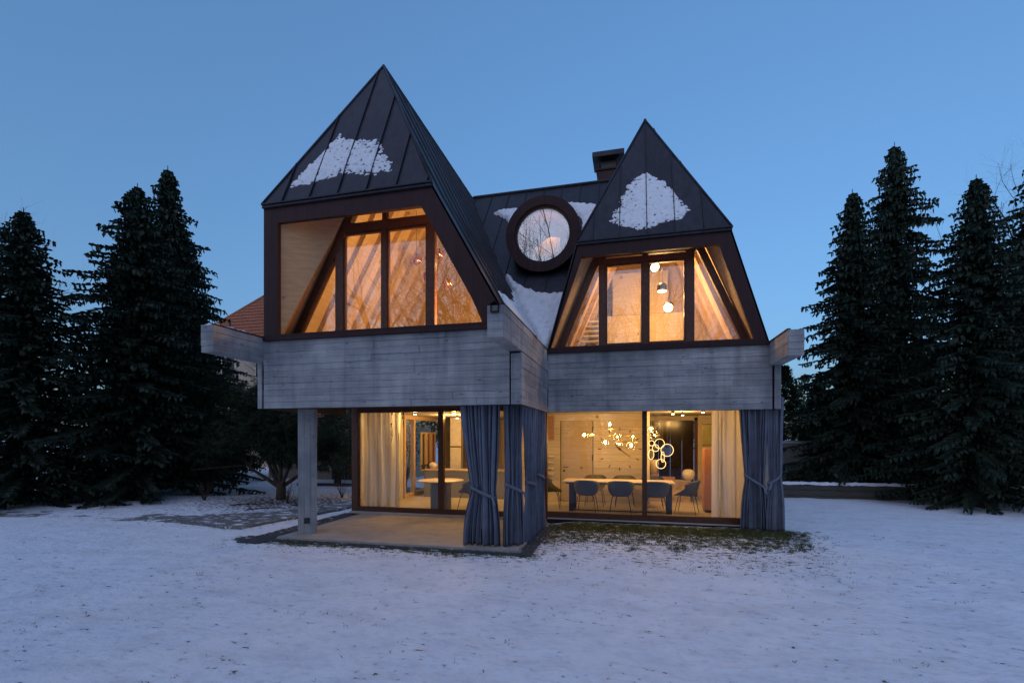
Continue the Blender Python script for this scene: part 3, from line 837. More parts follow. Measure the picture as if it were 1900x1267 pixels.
# connecting roof between the gables, with the round window let into it
YC0, ZC0, YC1, ZC1 = 10.4, 3.7, 14.85, 9.52
cv = Vector((0, YC1 - YC0, ZC1 - ZC0)); cl = cv.length; sn = (ZC1 - ZC0) / cl
RC = (-2.21, 6.93)               # round window centre in XZ
RO, RI = .95, .74
def vz(z): return (z - ZC0) / sn
roof_face("roof_slope", house, (0, YC0, ZC0), (1, 0, 0), tuple(cv), [(-1.96, 0), (-1.74, 0), (-1.13, vz(5.92)), (.27, vz(9.3)), (.27, cl), (-5.05, cl), (-3.36, vz(6.18))], .56, M['roof'], start=-4.9, hole=(RC[0], vz(RC[1]), RO - .04, (RO - .04) / sn), seam_h=.03)
box("ridge_cap", (-5.0, .3), (YC1 - .06, YC1 + .10), (ZC1 - .02, ZC1 + .05), M['roof'], house, .02)
box("roof_back", (-5.05, .27), (YC1 + .02, YE), (ZC1 - .2, ZC1 - .05), M['roof'], house)

# --- round window: deep copper collar with an inner rim and one pane
def ring(name, c, r0, r1, y0, y1, mat, parent, n=72, a0=0, a1=2 * math.pi):
    V, F = [], []
    full = abs(a1 - a0 - 2 * math.pi) < 1e-6
    m = n if full else n + 1
    for k in range(m):
        t = a0 + (a1 - a0) * k / n
        cx, sz = math.cos(t), math.sin(t)
        for r, y in ((r0, y0), (r1, y0), (r1, y1), (r0, y1)): V.append((c[0] + r * cx, y, c[1] + r * sz))
    for k in range(n):
        k2 = (k + 1) % m
        for j in range(4):
            j2 = (j + 1) % 4
            F.append((k * 4 + j, k * 4 + j2, k2 * 4 + j2, k2 * 4 + j))
    if not full: F += [(0, 3, 2, 1), ((m - 1) * 4, (m - 1) * 4 + 1, (m - 1) * 4 + 2, (m - 1) * 4 + 3)]
    return mk(name, V, F, mat, parent)
rw = empty("round_window", (0, 0, 0), 0, house)
for s0, s1 in ((-2, 86), (86.4, 178), (178.4, 268), (268.4, 357.6)):     # collar in four sheets, seams between
    ring("collar_sheet", RC, RI - .012, RO, 11.98, 14.2, M['fascia'], rw, 26, R(s0), R(s1))
ring("inner_rim", RC, RI - .05, RI - .013, 12.02, 12.16, M['fascia'], rw)
ring("glazing_bead", RC, RI - .075, RI - .051, 12.05, 12.12, M['black'], rw)
n_ = 64
Vp = [(RC[0] + (RI - .06) * math.cos(2 * math.pi * k / n_), RC[1] + (RI - .06) * math.sin(2 * math.pi * k / n_)) for k in range(n_)]
prism("pane", Vp, 12.08, 12.10, M['rglass'], rw)
ring("tunnel_lining", RC, RI - .10, RI - .013, 12.2, 14.6, M['walnut'], rw)
box("back_wall", (RC[0] - 1, RC[0] + 1), (14.62, 14.7), (RC[1] - 1, RC[1] + 1), M['walnut'], rw)
prism('inner_wall', [(RC[0] - .34, RC[1] - .60), (RC[0] + .36, RC[1] - .60), (RC[0] + .36, RC[1] + .12), (RC[0] + .08, RC[1] + .16), (RC[0] - .34, RC[1] - .10)], 12.62, 12.66, M['spruce'], rw)
point("niche_light", (RC[0] + .05, 12.36, RC[1] + .30), 9, .012, WARM, rw)
# row of round leaves along the bottom of the round window, inside
plant = empty("trailing_plant", (RC[0], 12.24, RC[1] - .56))
tag(plant, "dark green round-leaved plant along the bottom inside the round window", "plant")
for k in range(15):
    t = R(205 + k * 11)
    c_ = (( .61) * math.cos(t), .0 + .02 * (k % 3), .62 + .61 * math.sin(t))
    sphere("leaf", c_, .062 + .008 * (k % 3), M['green'], plant, 12, 8, (1, .35, 1))

# --- chimney
ch = box("chimney", (-1.10, -.42), (15.5, 16.15), (9.0, 10.22), M['fascia'], house, .01)
box("chimney_rim", (-1.14, -.38), (15.46, 16.19), (10.225, 10.27), M['fascia'], ch)
for px in (-1.06, -.46):
    for py in (15.54, 16.1):
        box("cap_post", (px - .02, px + .02), (py - .02, py + .02), (10.27, 10.60), M['fascia'], ch)
box("flue", (-1.0, -.52), (15.62, 16.03), (10.27, 10.58), M['black'], ch)
box("cap", (-1.25, -.27), (15.36, 16.3), (10.60, 10.76), M['roof'], ch, .01)

# --- ground-floor glazing
YG = 10.75
sw = empty("sliding_window", (0, 0, 0), 0, house)
def gbar(x, z, n_="frame_bar", dy=(0, .12), mat=None):
    box(n_, x, (YG + dy[0], YG + dy[1]), z, mat or M['frame'], sw, .008)
gbar((-6.81, -6.63), (.0, 2.60)); gbar((-6.629, 2.62), (2.43, 2.60), dy=(.004, .116)); gbar((-6.629, -1.99), (.0, .115), dy=(.003, .118)); gbar((-1.88, 2.62), (.03, .16), dy=(.003, .118))
gbar((-4.49, -4.36), (.118, 2.428), dy=(-.03, .10)); gbar((-1.99, -1.88), (.0, 2.428), dy=(-.02, .13)); gbar((.185, .285), (.162, 2.428), dy=(-.03, .10)); gbar((2.3, 2.45), (.162, 2.428))
for x0, x1, z0 in ((-6.63, -4.49, .115), (-4.36, -1.99, .115), (-1.88, .185, .16), (.285, 2.3, .16)):
    box("pane", (x0, x1), (YG + .045, YG + .065), (z0, 2.43), M['gglass'], sw)
box("threshold", (-6.81, -1.99), (YG - .09, YG - .002), (-.045, -.0), M['ceil'], sw, .006)
box("threshold", (-1.86, 2.45), (YG - .09, YG - .002), (.012, .034), M['ceil'], sw, .006)
box("base_board", (-6.8, -1.99), (YG - .06, YG + .1), (-.2, -.046), M['fascia'], sw)
box("base_board", (-1.87, 2.6), (YG - .05, YG + .1), (-.2, .004), M['fascia'], sw)

# --- interior shell, ground floor
box("floor", (-6.8, 2.74), (YG + .01, 18), (-.25, .0), M['floor'], house)
box("ceiling", (-6.8, 2.74), (YG + .14, 18), (2.5, 2.7), M['ceil'], house)
bw = box("back_wall", (-3.4, .30), (13.94, 14.2), (.0, 2.5), M['joint'], house)
rg = random.Random(77)
rows = 13
for r in range(rows):                       # planks of the back wall, leaving the door opening
    z0 = r * 2.5 / rows; z1 = (r + 1) * 2.5 / rows - .004
    for a, e in ((-3.4, -2.04), (-1.10, .30)):
        if z0 > 2.25: a, e = (-3.4, .30) if a < -3 else (0, 0)
        x = a
        while x < e - .01:
            nx_ = min(e, x + rg.uniform(.8, 1.9))
            if e - nx_ < .25: nx_ = e
            box("plank", (x, nx_ - .003), (13.915 - rg.uniform(0, .004), 13.938), (z0, z1), M['plank'], bw)
            x = nx_
dr = box("door", (-2.02, -1.12), (13.925, 13.965), (.01, 2.303), M['door'], house, .004)
tube("door_handle", [(-1.93, 13.92, .98), (-1.93, 13.86, .98), (-1.80, 13.86, .98)], .012, M['black'], dr)
lathe("escutcheon", [(.03, -.005), (.03, .005)], (0, 0, 0), M['black'], dr).matrix_local = Matrix.Translation((-1.93, 13.918, .87)) @ Matrix.Rotation(R(90), 4, 'X')
for z in (2.05, 1.25): box("hinge", (-1.135, -1.105), (13.905, 13.926), (z - .08, z + .08), M['black'], dr)
box("partition", (.31, .42), (13.2, 15.0), (.0, 2.5), M['plank'], house)
box("side_wall", (2.62, 2.74), (YG + .13, 18), (.0, 2.5), M['plank'], house)
dw = empty("dark_glazed_wall", (0, 0, 0), 0, house)
for k in range(4): box("dark_panel", (.43 + k * .35, .43 + (k + 1) * .35 - .008), (16.0, 16.03), (.0, 2.35), M['darkwall'], dw)
box("dark_frame", (1.84, 1.92), (15.95, 16.05), (.0, 2.45), M['frame'], dw)
box("wall_end", (1.93, 2.6), (15.9, 16.05), (.0, 2.5), M['plank'], house)
box("header", (.43, 1.92), (15.95, 16.04), (2.36, 2.5), M['plank'], house)
# left room
gw = empty("side_window", (0, 0, 0), 0, house)
box("side_wall", (-6.80, -6.68), (YG + .13, 13.3), (.0, 2.5), M['ceil'], house)
box("side_wall", (-6.80, -6.68), (16.4, 18), (.0, 2.5), M['ceil'], house)
for y0 in (13.3, 13.95, 16.3): box("frame_post", (-6.76, -6.64), (y0, y0 + .1), (.12, 2.38), M['rafter'], gw)
box("frame_rail", (-6.765, -6.635), (13.3, 16.4), (.0, .12), M['rafter'], gw)
box("frame_rail", (-6.765, -6.635), (13.3, 16.4), (2.38, 2.5), M['rafter'], gw)
for y0, y1 in ((13.4, 13.95), (14.05, 16.3)): box("pane", (-6.71, -6.69), (y0, y1), (.12, 2.38), M['gglass'], gw)
box("back_wall", (-6.7, -3.4), (17.6, 17.8), (.0, 2.5), M['plank'], house)
box("partition", (-3.42, -3.3), (14.2, 17.7), (.0, 2.5), M['plank'], house)
box("white_pillar", (-6.0, -5.62), (15.4, 15.6), (.0, 2.5), M['white'], house)
box("shelf_rail", (-6.02, -5.60), (15.38, 15.40), (1.50, 1.54), M['walnut'], house)
box("walnut_panel", (-5.58, -5.2), (15.7, 15.74), (.0, 2.5), M['walnut'], house)
box("walnut_panel", (-5.19, -4.95), (15.9, 15.94), (.0, 2.5), M['darkwall'], house)

# --- interior shell, upper floors (timber-lined A-frames)
def loft(yw, yb, bl, br, zf, zc, slope_x, rafters_left, rafters_right, floor_mat):
    """A-frame lining: two raking slopes of spruce panels with rafters, flat ceiling at zc"""
    part = empty("loft_lining", (0, 0, 0), 0, house)
    tl_, tr_ = Vector((bl[0] + slope_x * (zc - bl[1]), zc)), Vector((br[0] - slope_x * (zc - br[1]), zc))
    bl, br = Vector(bl), Vector(br)
    def slab_(name, a, b_, side, y0, y1):
        n = Vector((-(b_ - a).y, (b_ - a).x)).normalized() * (.03 * side)
        return prism(name, [tuple(a), tuple(b_), tuple(b_ + n), tuple(a + n)], y0, y1, M['spruce'], part)
    k = max(1, round((yb - yw) / 1.2)); st = (yb - yw) / k
    for i in range(k):
        slab_("lining_panel", bl, tl_, 1, yw + i * st, yw + (i + 1) * st - .004)
        slab_("lining_panel", br, tr_, -1, yw + i * st, yw + (i + 1) * st - .004)
    box("loft_floor", (bl.x - .02, br.x + .02), (yw, yb), (zf - .08, zf), floor_mat, part)
    box("loft_ceiling", (tl_.x - .03, tr_.x + .03), (yw, yb), (zc, zc + .04), M['spruce'], part)
    prism("end_wall", [tuple(bl), tuple(br), tuple(tr_), tuple(tl_)], yb, yb + .05, M['spruce'], part)
    for lst, base, top, sgn in ((rafters_left, bl, tl_, -1), (rafters_right, br, tr_, 1)):
        dirv = top - base
        n = Vector((-dirv.y, dirv.x)).normalized() * (.11 * sgn)
        for y in lst:
            prism("rafter", [tuple(base), tuple(top), tuple(top + n), tuple(base + n)], y, y + .17, M['rafter'], part)
    return part
loft(YWL + .13, 13.2, (-6.68, 3.77), (-2.42, 3.77), 3.79, 6.9, .545, [8.98 + .52 * k for k in range(8)], [8.98 + .52 * k for k in range(8)], M['floor'])
loft(YWR + .13, 14.2, (-1.70, 3.70), (2.35, 3.70), 3.72, 6.75, .42, [11.5 + .9 * k for k in range(3)], [11.5 + .9 * k for k in range(3)], M['floor'])
# panelled cupboard at the back of the right loft
cp = empty("cupboard_wall", (0, 0, 0), 0, house)
for x0, x1, z0, z1 in ((-.95, .18, 3.72, 5.15), (.19, 1.3, 3.72, 5.15), (-.55, .9, 5.16, 6.3)):
    box("cupboard_panel", (x0, x1 - .006), (13.6, 13.64), (z0, z1), M['door'], cp)
stair = empty("loft_stair", (0, 0, 0), 0, house)
for k in range(7): box("tread", (-1.45 + .02 * k, -.75), (12.0 + .2 * k, 12.22 + .2 * k), (3.9 + .17 * k, 3.94 + .17 * k), M['white'], stair)
box("stringer", (-.745, -.71), (11.95, 13.4), (3.72, 4.0), M['white'], stair)

# ------------------------------------------------------------------ snow on the roof
def snow_patch(O, U, V, poly, res, label, ragged=None, thick=.03, seed=0):
    O, U, V = Vector(O), Vector(U).normalized(), Vector(V).normalized(); N = U.cross(V).normalized()
    us = [p[0] for p in poly]; vs_ = [p[1] for p in poly]
    u0_, u1_, v0_, v1_ = min(us), max(us), min(vs_), max(vs_)
    def sd(u, v):     # signed distance-ish: + inside
        ins = False; dm = 9
        for i in range(len(poly)):
            (ax, ay), (bx, by) = poly[i], poly[(i + 1) % len(poly)]
            if (ay > v) != (by > v) and u < (bx - ax) * (v - ay) / (by - ay) + ax: ins = not ins
            ex, ey = bx - ax, by - ay; t = max(0, min(1, ((u - ax) * ex + (v - ay) * ey) / (ex * ex + ey * ey + 1e-9)))
            dm = min(dm, math.hypot(u - ax - t * ex, v - ay - t * ey))
        return dm if ins else -dm
    nu, nv = int((u1_ - u0_ + .2) / res) + 1, int((v1_ - v0_ + .2) / res) + 1
    H = {}
    for j in range(nv):
        for i in range(nu):
            u, v = u0_ - .1 + i * res, v0_ - .1 + j * res
            s = sd(u, v) + .05 * fbm(u * 6, v * 6, seed) + .012 * fbm(u * 22, v * 22, seed + 3, 2)
            h = min(1, s / .07) if s > 0 else s * 9
            if ragged:
                g = ragged(u, v)
                if g > 0: h = min(h, (fbm(u * 13, v * 21, seed + 5, 4) * 1.1 + .52 - .50 * g + min(.3, max(0, s) * 1.2) - .16 * max(0, 1 - s / .10)) * 2.0)
            H[i, j] = h
    vid, Vv, F = {}, [], []
    def vert(i, j):
        if (i, j) not in vid:
            vid[i, j] = len(Vv); u, v = u0_ - .1 + i * res, v0_ - .1 + j * res
            h = H[i, j]
            Vv.append(O + U * u + V * v + N * (.012 + thick * (min(1, h) ** .6 if h > 0 else max(-.5, h)) * (1 + .45 * fbm(u * 9, v * 9, 2, 3)) - .008 + (.006 * fbm(u * 20, v * 30, 4, 3) if ragged else 0)))
        return vid[i, j]
    for j in range(nv - 1):
        for i in range(nu - 1):
            q = [(i, j), (i + 1, j), (i + 1, j + 1), (i, j + 1)]
            if max(H[k] for k in q) > -.02: F.append(tuple(vert(*k) for k in q))
    return tag(mk("snow_patch", Vv, F, M['snow'], None, True), label, "snow", kind="stuff")
kL = vL / (AL[2] - 6.185)
pL = [(-6.30, 6.51), (-6.10, 6.90), (-5.81, 7.30), (-5.57, 7.75), (-5.40, 7.58), (-5.0, 7.5), (-4.68, 7.42), (-4.47, 7.07), (-4.25, 6.77), (-4.23, 6.58), (-4.57, 6.53), (-5.16, 6.66), (-5.59, 6.59), (-5.98, 6.55)]
snow_patch((0, 7.70, 6.185), (1, 0, 0), (0, AL[1] - 7.70, AL[2] - 6.185), [(x, (z - 6.185) * kL) for x, z in pL], .016, "broken snow patch on the left gable's copper facet", lambda u, v: max(0, min(1, (u + 5.75) / .5)) * .62 + .25, .020, 1)
kR = vR / (AR[2] - 5.925)
pR = [(-.48, 6.38), (-.26, 6.89), (-.11, 7.33), (.26, 7.64), (.67, 7.27), (.88, 6.86), (1.11, 6.44), (.99, 6.25), (.54, 6.19), (.27, 6.06), (-.16, 6.17)]
snow_patch((0, 10.20, 5.925), (1, 0, 0), (0, AR[1] - 10.20, AR[2] - 5.925), [(x, (z - 5.925) * kR) for x, z in pR], .016, "triangular snow patch on the right gable's copper facet", lambda u, v: max(0, min(1, (.35 - u) / .5)) * .45 + .35, .020, 4)
# drift in the valley: on the connecting roof, and up the left gable's slope
snow_patch((0, YC0, ZC0), (1, 0, 0), tuple(cv), [(x, vz(z)) for x, z in [(-1.90, 3.75), (-1.78, 3.75), (-1.3, 5.3), (-1.86, 5.22), (-2.25, 5.32), (-2.72, 5.56), (-3.1, 5.95), (-3.25, 6.0)]], .04, "smooth snow drift below the round window in the roof valley", None, .12, 8)
snow_patch((-1.93, 0, ZT), (0, 1, 0), (-1.43, 0, 2.54), [(8.3, .3), (10.2, .05), (10.7, .1), (12.6, 2.6), (12.0, 2.3), (11.2, 1.75), (10.2, 1.25), (9.2, 1.05), (8.5, .95)], .045, "snow slipped to the foot of the left gable's seamed slope", lambda u, v: max(0, min(1, (v - .75 - max(0, u - 9.6) * .55) * 3)) * .9, .07, 12)
snow_patch((0, YC0, ZC0), (1, 0, 0), tuple(cv), [(x, vz(z)) for x, z in [(-4.1, 8.62), (-3.6, 8.72), (-3.1, 8.62), (-3.05, 7.7), (-3.3, 7.75), (-3.6, 8.25)]], .04, "small snow wedge caught left of the round window", None, .08, 15)
snow_patch((0, YC0, ZC0), (1, 0, 0), tuple(cv), [(x, vz(z)) for x, z in [(-2.0, 8.75), (-1.1, 8.45), (-.4, 8.2), (-.9, 7.3), (-1.35, 7.3), (-1.35, 7.9)]], .04, "small snow wedge caught right of the round window", None, .08, 18)
snow_patch((0, 0, 3.70), (1, 0, 0), (0, 1, 0), [(-7.0, 6.65), (-6.83, 6.65), (-6.83, 7.7), (-7.0, 7.7)], .03, "snow lying along the top of the left gutter beam", None, .05, 21)

# ------------------------------------------------------------------ curtains
def drape(name, path, zt, zb, zk, pinch, shift, folds, mat, label, cat, group=None, sash=None, amp=.055, seed=0, flare=1.0, hemz=None):
    """path: (p0, p1) horizontal line; gathered to 'pinch' of its width at height zk, pulled by shift along the line"""
    p0, p1 = Vector((*path[0], 0)), Vector((*path[1], 0)); d = p1 - p0; L = d.length; d.normalize(); n = Vector((-d.y, d.x, 0))
    rg = random.Random(seed)
    nu, nz = folds * 10, 46
    ph = [rg.uniform(-.5, .5) for _ in range(folds + 2)]; am = [rg.uniform(.4, 1.45) for _ in range(folds + 2)]
    V, F = [], []
    def width(z):
        if zk is None: return 1.0, 0.0
        if z > zk:
            t = (z - zk) / (zt - zk); e = t ** 0.75 if t > 0 else 0
            e = e * e * (3 - 2 * e) * .5 + e * .5
            return pinch + (1 - pinch) * e, shift * (1 - e)
        t = (zk - z) / (zk - zb); e = 1 - (1 - t) ** 2
        return pinch + (flare - pinch) * e * .86, shift * (1 - .55 * e)
    for j in range(nz + 1):
        z = zb + (zt - zb) * j / nz
        w, sh = width(z)
        for i in range(nu + 1):
            u = i / nu; uw = u + .35 / folds * math.sin(u * 9.1 + seed) + .22 / folds * math.sin(u * 23 + seed * 2.3); k = max(0.0, min(1.0, uw)) * folds; ki = min(int(k), folds)
            a = am[ki] * (1 - (k - ki)) + am[ki + 1] * (k - ki); f0 = ph[ki] * (1 - (k - ki)) + ph[ki + 1] * (k - ki)
            s = math.sin(2 * math.pi * k + f0 * 1.2 + .25 * math.sin(z * 2.2 + seed))
            off = amp * a * (math.copysign(abs(s) ** .8, s)) * (0.55 + .45 * min(1, w / .8))
            off += .018 * math.sin(k * 2.1 + z * 3 + seed) + .03 * (1 - w) * math.sin(math.pi * u)
            x = (u - .5) * L * w + sh + L / 2 + .012 * math.sin(2 * math.pi * k * 2 + z)
            q = p0 + d * x + n * off
            zz = z + (0.012 * math.sin(k * 3.3 + seed) if j == 0 else 0)
            V.append((q.x, q.y, zz))
    m = nu + 1
    for j in range(nz):
        for i in range(nu): F.append((j * m + i, j * m + i + 1, (j + 1) * m + i + 1, (j + 1) * m + i))
    root = empty(name, (p0.x, p0.y, 0))
    cl_ = mk("cloth", [(v[0] - p0.x, v[1] - p0.y, v[2]) for v in V], F, mat, root, True)
    sm = cl_.modifiers.new("thick", 'SOLIDIFY'); sm.thickness = .004
    # hem band
    if sash is not None:
        w, sh = width(zk)
        tilt = sash
        pts = []
        for k in range(25):
            t = 2 * math.pi * k / 24
            x = L / 2 + sh + (L * w / 2 + .02) * math.cos(t); o_ = (amp * 1.15 + .02) * math.sin(t)
            q = d * x + n * o_
            pts.append((q, zk + tilt * math.cos(t)))
        Vs, Fs = [], []
        for q, z in pts[:-1]:
            Vs += [(q.x, q.y, z - .03), (q.x, q.y, z + .03)]
        k_ = len(pts) - 1
        for k in range(k_):
            k2 = (k + 1) % k_; Fs.append((2 * k, 2 * k2, 2 * k2 + 1, 2 * k + 1))
        so_ = mk("tie_band", Vs, Fs, mat, root, True); s2 = so_.modifiers.new("thick", 'SOLIDIFY'); s2.thickness = .012
        # loose tail of the band
        e = 1 if tilt < 0 else -1
        q = d * (L / 2 + sh + e * (L * w / 2 - .03)) - n * (amp + .04)
        mk("tie_tail", [(q.x - .02, q.y, zk - abs(tilt) + .03), (q.x + .02, q.y, zk - abs(tilt) + .03), (q.x + .02 + .05 * e, q.y - .015, zk - abs(tilt) - .10), (q.x - .02 + .05 * e, q.y - .015, zk - abs(tilt) - .10)], [(0, 1, 2, 3)], mat, root).modifiers.new("thick", 'SOLIDIFY').thickness = .008
    tag(root, label, cat, group)
    return root
GO = "outdoor canvas curtains"
drape("outdoor_curtain", ((-2.95, 7.98), (-2.21, 7.98)), 2.60, -.035, .87, .60, .07, 9, M['blue'], "blue grey canvas curtain tied back at the patio's front edge", "curtain", GO, -.10, .06, 3, .98)
drape("outdoor_curtain", ((-2.14, 7.98), (-1.86, 8.30)), 2.60, -.055, .93, .80, .0, 5, M['blue'], "blue grey canvas curtain turning the patio corner under the beam", "curtain", GO, -.08, .055, 5, 1.12)
drape("outdoor_curtain", ((-1.86, 8.36), (-1.86, 9.25)), 2.60, -.085, .95, .72, .05, 8, M['blue'], "middle blue grey canvas curtain along the patio's right side", "curtain", GO, -.06, .05, 7, 1.0)
drape("outdoor_curtain", ((-1.86, 9.35), (-1.86, 10.35)), 2.60, -.085, 1.0, .66, .0, 8, M['blue'], "innermost blue grey canvas curtain nearest the dining window", "curtain", GO, -.08, .05, 9, 1.0)
drape("outdoor_curtain", ((2.03, 10.42), (2.56, 10.42)), 2.60, -.0, .95, .66, .02, 7, M['blue'], "wider blue grey canvas curtain right of the dining window", "curtain", GO, -.13, .055, 11, 1.02)
drape("outdoor_curtain", ((2.53, 10.40), (2.82, 10.44)), 2.60, -.0, 1.0, .80, .0, 4, M['blue'], "narrow blue grey canvas curtain at the house's right corner", "curtain", GO, .10, .05, 13, 1.35)
drape("sheer_curtain", ((-6.6, 10.98), (-5.62, 11.02)), 2.49, .012, None, 1, 0, 8, M['sheer'], "white sheer curtain inside the left patio window", "curtain", None, None, .04, 15)
drape("sheer_curtain", ((1.60, 11.0), (2.56, 11.0)), 2.49, .012, None, 1, 0, 7, M['sheer'], "white sheer curtain inside the right dining window", "curtain", None, None, .04, 17)

# hanging cords at the left window
for x, ln, lab in ((-5.66, .62, "longer black knotted cord hanging before the left patio window"), (-5.36, .30, "shorter black knotted cord hanging before the left patio window")):
    V, F = [], []
    z = 2.44; pts = []
    k = 0
    while z > 2.44 - ln:
        pts.append((x + .012 * math.sin(k * 1.7), 10.66 + .01 * math.cos(k * 2.1), z)); z -= .05; k += 1
    cd = empty("hanging_cord", (0, 0, 0))
    tube("cord", pts, .008, M['black'], cd, 6)
    for i in (1, len(pts) // 2): sphere("knot", pts[i], .025, M['black'], cd, 8, 6)
    tube("cord_tail", [pts[len(pts) // 2], (x + .03, 10.655, 2.40 - ln * .75), (x - .01, 10.66, 2.40 - ln * 1.1)], .006, M['black'], cd, 5)
    tag(cd, lab, "cord", "cords at the patio window")

# ------------------------------------------------------------------ furniture
def lerp_list(a, t):
    k = t * (len(a) - 1); i = min(int(k), len(a) - 2); f_ = k - i; f_ = f_ * f_ * (3 - 2 * f_) if False else f_
    return a[i] * (1 - f_) + a[i + 1] * f_
def shell_mesh(mat):
    """rounded bucket: seat curving up into a back whose edges sweep forward as arms"""
    py = [.25, .16, .02, -.12, -.21, -.25, -.28, -.30, -.315]
    pz = [.425, .43, .42, .415, .45, .54, .64, .74, .80]
    wd = [.20, .245, .265, .285, .30, .31, .305, .27, .17]
    lift = [.02, .06, .15, .22, .22, .16, .09, .03, .0]
    fwd = [0, 0, .02, .10, .20, .25, .22, .14, .05]
    ns, nt = 24, 18
    V, F = [], []
    for i in range(ns + 1):
        s = i / ns
        for j in range(nt + 1):
            t = -1 + 2 * j / nt
            e = abs(t) ** 2.6
            V.append((lerp_list(wd, s) * math.sin(t * math.pi / 2 * .96) / .998, lerp_list(py, s) + lerp_list(fwd, s) * e, lerp_list(pz, s) + lerp_list(lift, s) * abs(t) ** 3.2))
    m = nt + 1
    for i in range(ns):
        for j in range(nt): F.append((i * m + j, i * m + j + 1, (i + 1) * m + j + 1, (i + 1) * m + j))
    me = bpy.data.meshes.new("shell"); me.from_pydata(V, [], F); me.update(); me.materials.append(mat)
    for p in me.polygons: p.use_smooth = True
    return me
SH = {k: shell_mesh(M[k]) for k in ('shell', 'olive', 'greyblue')}
LEG = {}
def leg_mesh(sx, sy, mat):
    V, F = [], []
    tube_data([(sx * .15, sy * .12 - .01, .425), (sx * .19, sy * .165 - .01, .40), (sx * .25, sy * .24 - .01, 0)], [.010, .010, .008], 6, V, F)
    me = bpy.data.meshes.new("leg"); me.from_pydata([tuple(v) for v in V], [], F); me.materials.append(mat); me.update(); return me
LEGS = [leg_mesh(a, b_, M['darkblue']) for a in (-1, 1) for b_ in (-1, 1)]
def chair(x, y, rz, kind, label):
    r = empty("shell_chair", (x, y, 0), rz)
    s = link(bpy.data.objects.new("seat_shell", SH[kind]), r)
    md = s.modifiers.new("thick", 'SOLIDIFY'); md.thickness = .014
    for lm in LEGS: link(bpy.data.objects.new("leg", lm), r)
    return tag(r, label, "chair", "shell chairs round the dining table" if kind != 'greyblue' else None)
# chair faces +Y when rz = 0
chair(-1.10, 11.92, R(-3), 'shell', "dark blue shell chair, left one of the row before the dining table")
chair(-.30, 11.92, R(2), 'shell', "dark blue shell chair, middle one of the row before the dining table")
chair(.52, 11.92, R(-2), 'shell', "dark blue shell chair partly behind the window mullion at the dining table")
chair(1.24, 12.35, R(75), 'shell', "dark blue shell chair seen from the side at the table's right end")
chair(-2.05, 12.45, R(-85), 'olive', "olive shell chair at the left end of the dining table")
chair(-1.0, 13.22, R(178), 'olive', "olive shell chair beyond the table, below the plank door")
chair(-.22, 13.22, R(183), 'olive', "olive shell chair beyond the table, below the wall clock")
chair(.50, 13.22, R(180), 'shell', "dark blue shell chair on the table's far side near the partition")
chair(-3.95, 11.55, R(60), 'greyblue', "grey blue shell chair beside the round table")

dt = empty("dining_table", (-.38, 12.4, 0))
tag(dt, "long pale-topped dining table on dark blue metal legs", "table")
box("tabletop", (-1.34, 1.34), (-.46, .46), (.715, .745), M['tabletop'], dt, .006)
box("apron", (-1.25, 1.25), (-.40, .40), (.68, .714), M['darkblue'], dt)
for sx in (-1.12, 1.22):
    for sy in (-.34, .34): box("leg", (sx - .05, sx + .05), (sy - .02, sy + .02), (.012, .679), M['darkblue'], dt)
    box("foot_bar", (sx - .05, sx + .05), (-.36, .36), (.0, .012), M['darkblue'], dt)
box("floor_rail", (-1.07, 1.17), (-.35, -.33), (.02, .045), M['darkblue'], dt)

rt = empty("round_table", (-4.74, 11.52, 0))
tag(rt, "small round table with pale top on a square grey pedestal", "table")
lathe("tabletop", [(.56, .715), (.585, .722), (.585, .738), (.57, .745)], (0, 0, 0), M['tabletop'], rt, 40)
box("pedestal", (-.22, .22), (-.16, .16), (.0, .715), M['greyblue'], rt, .01)
ki = empty("kitchen_island", (-5.0, 14.2, 0))
tag(ki, "grey stone kitchen island behind the round table", "counter")
box("carcass", (-1.28, 1.5), (-.3, .4), (.0, .80), M['greyblue'], ki, .005)
box("worktop", (-1.32, 1.54), (-.34, .44), (.801, .84), M['stone'], ki, .006)
for k, x in enumerate((-6.08, -5.82)):
    cu = sphere("wooden_bowl", (0, 0, .0), .14, M['tabletop'], None, 20, 12, (1, .5, .75)); cu.location = (x, 14.15, .84 + .103)
    cu.rotation_euler = (0, R(20), 0)
    tag(cu, ("left" if k == 0 else "right") + " of two rounded pale wooden bowls on the kitchen island", "bowl", "bowls on the kitchen island")
# reflection of a wall hanging in the side window, built as a solid weave
wh = empty("hanging_reflection", (-6.58, 14.15, 0))
tag(wh, "reflection of a dark and red striped hanging, built solid at the side window", "wall hanging")
box("weave", (-.006, .006), (.15, 1.35), (.75, 2.0), M['cream'], wh)
box("hanging_rod", (-.012, .012), (.1, 1.4), (2.0, 2.02), M['walnut'], wh)
for k, (y_, mt) in enumerate(((.35, 'charwool'), (.75, 'red'), (1.15, 'red'))):
    box("stripe", (.007, .014), (y_ - .07, y_ + .07), (.95, 1.95), M[mt], wh)
    mk("fringe", [(.012, y_ - .2, .95), (.012, y_ + .2, .95), (.012, y_, .70)], [(0, 1, 2)], M['charwool'], wh)
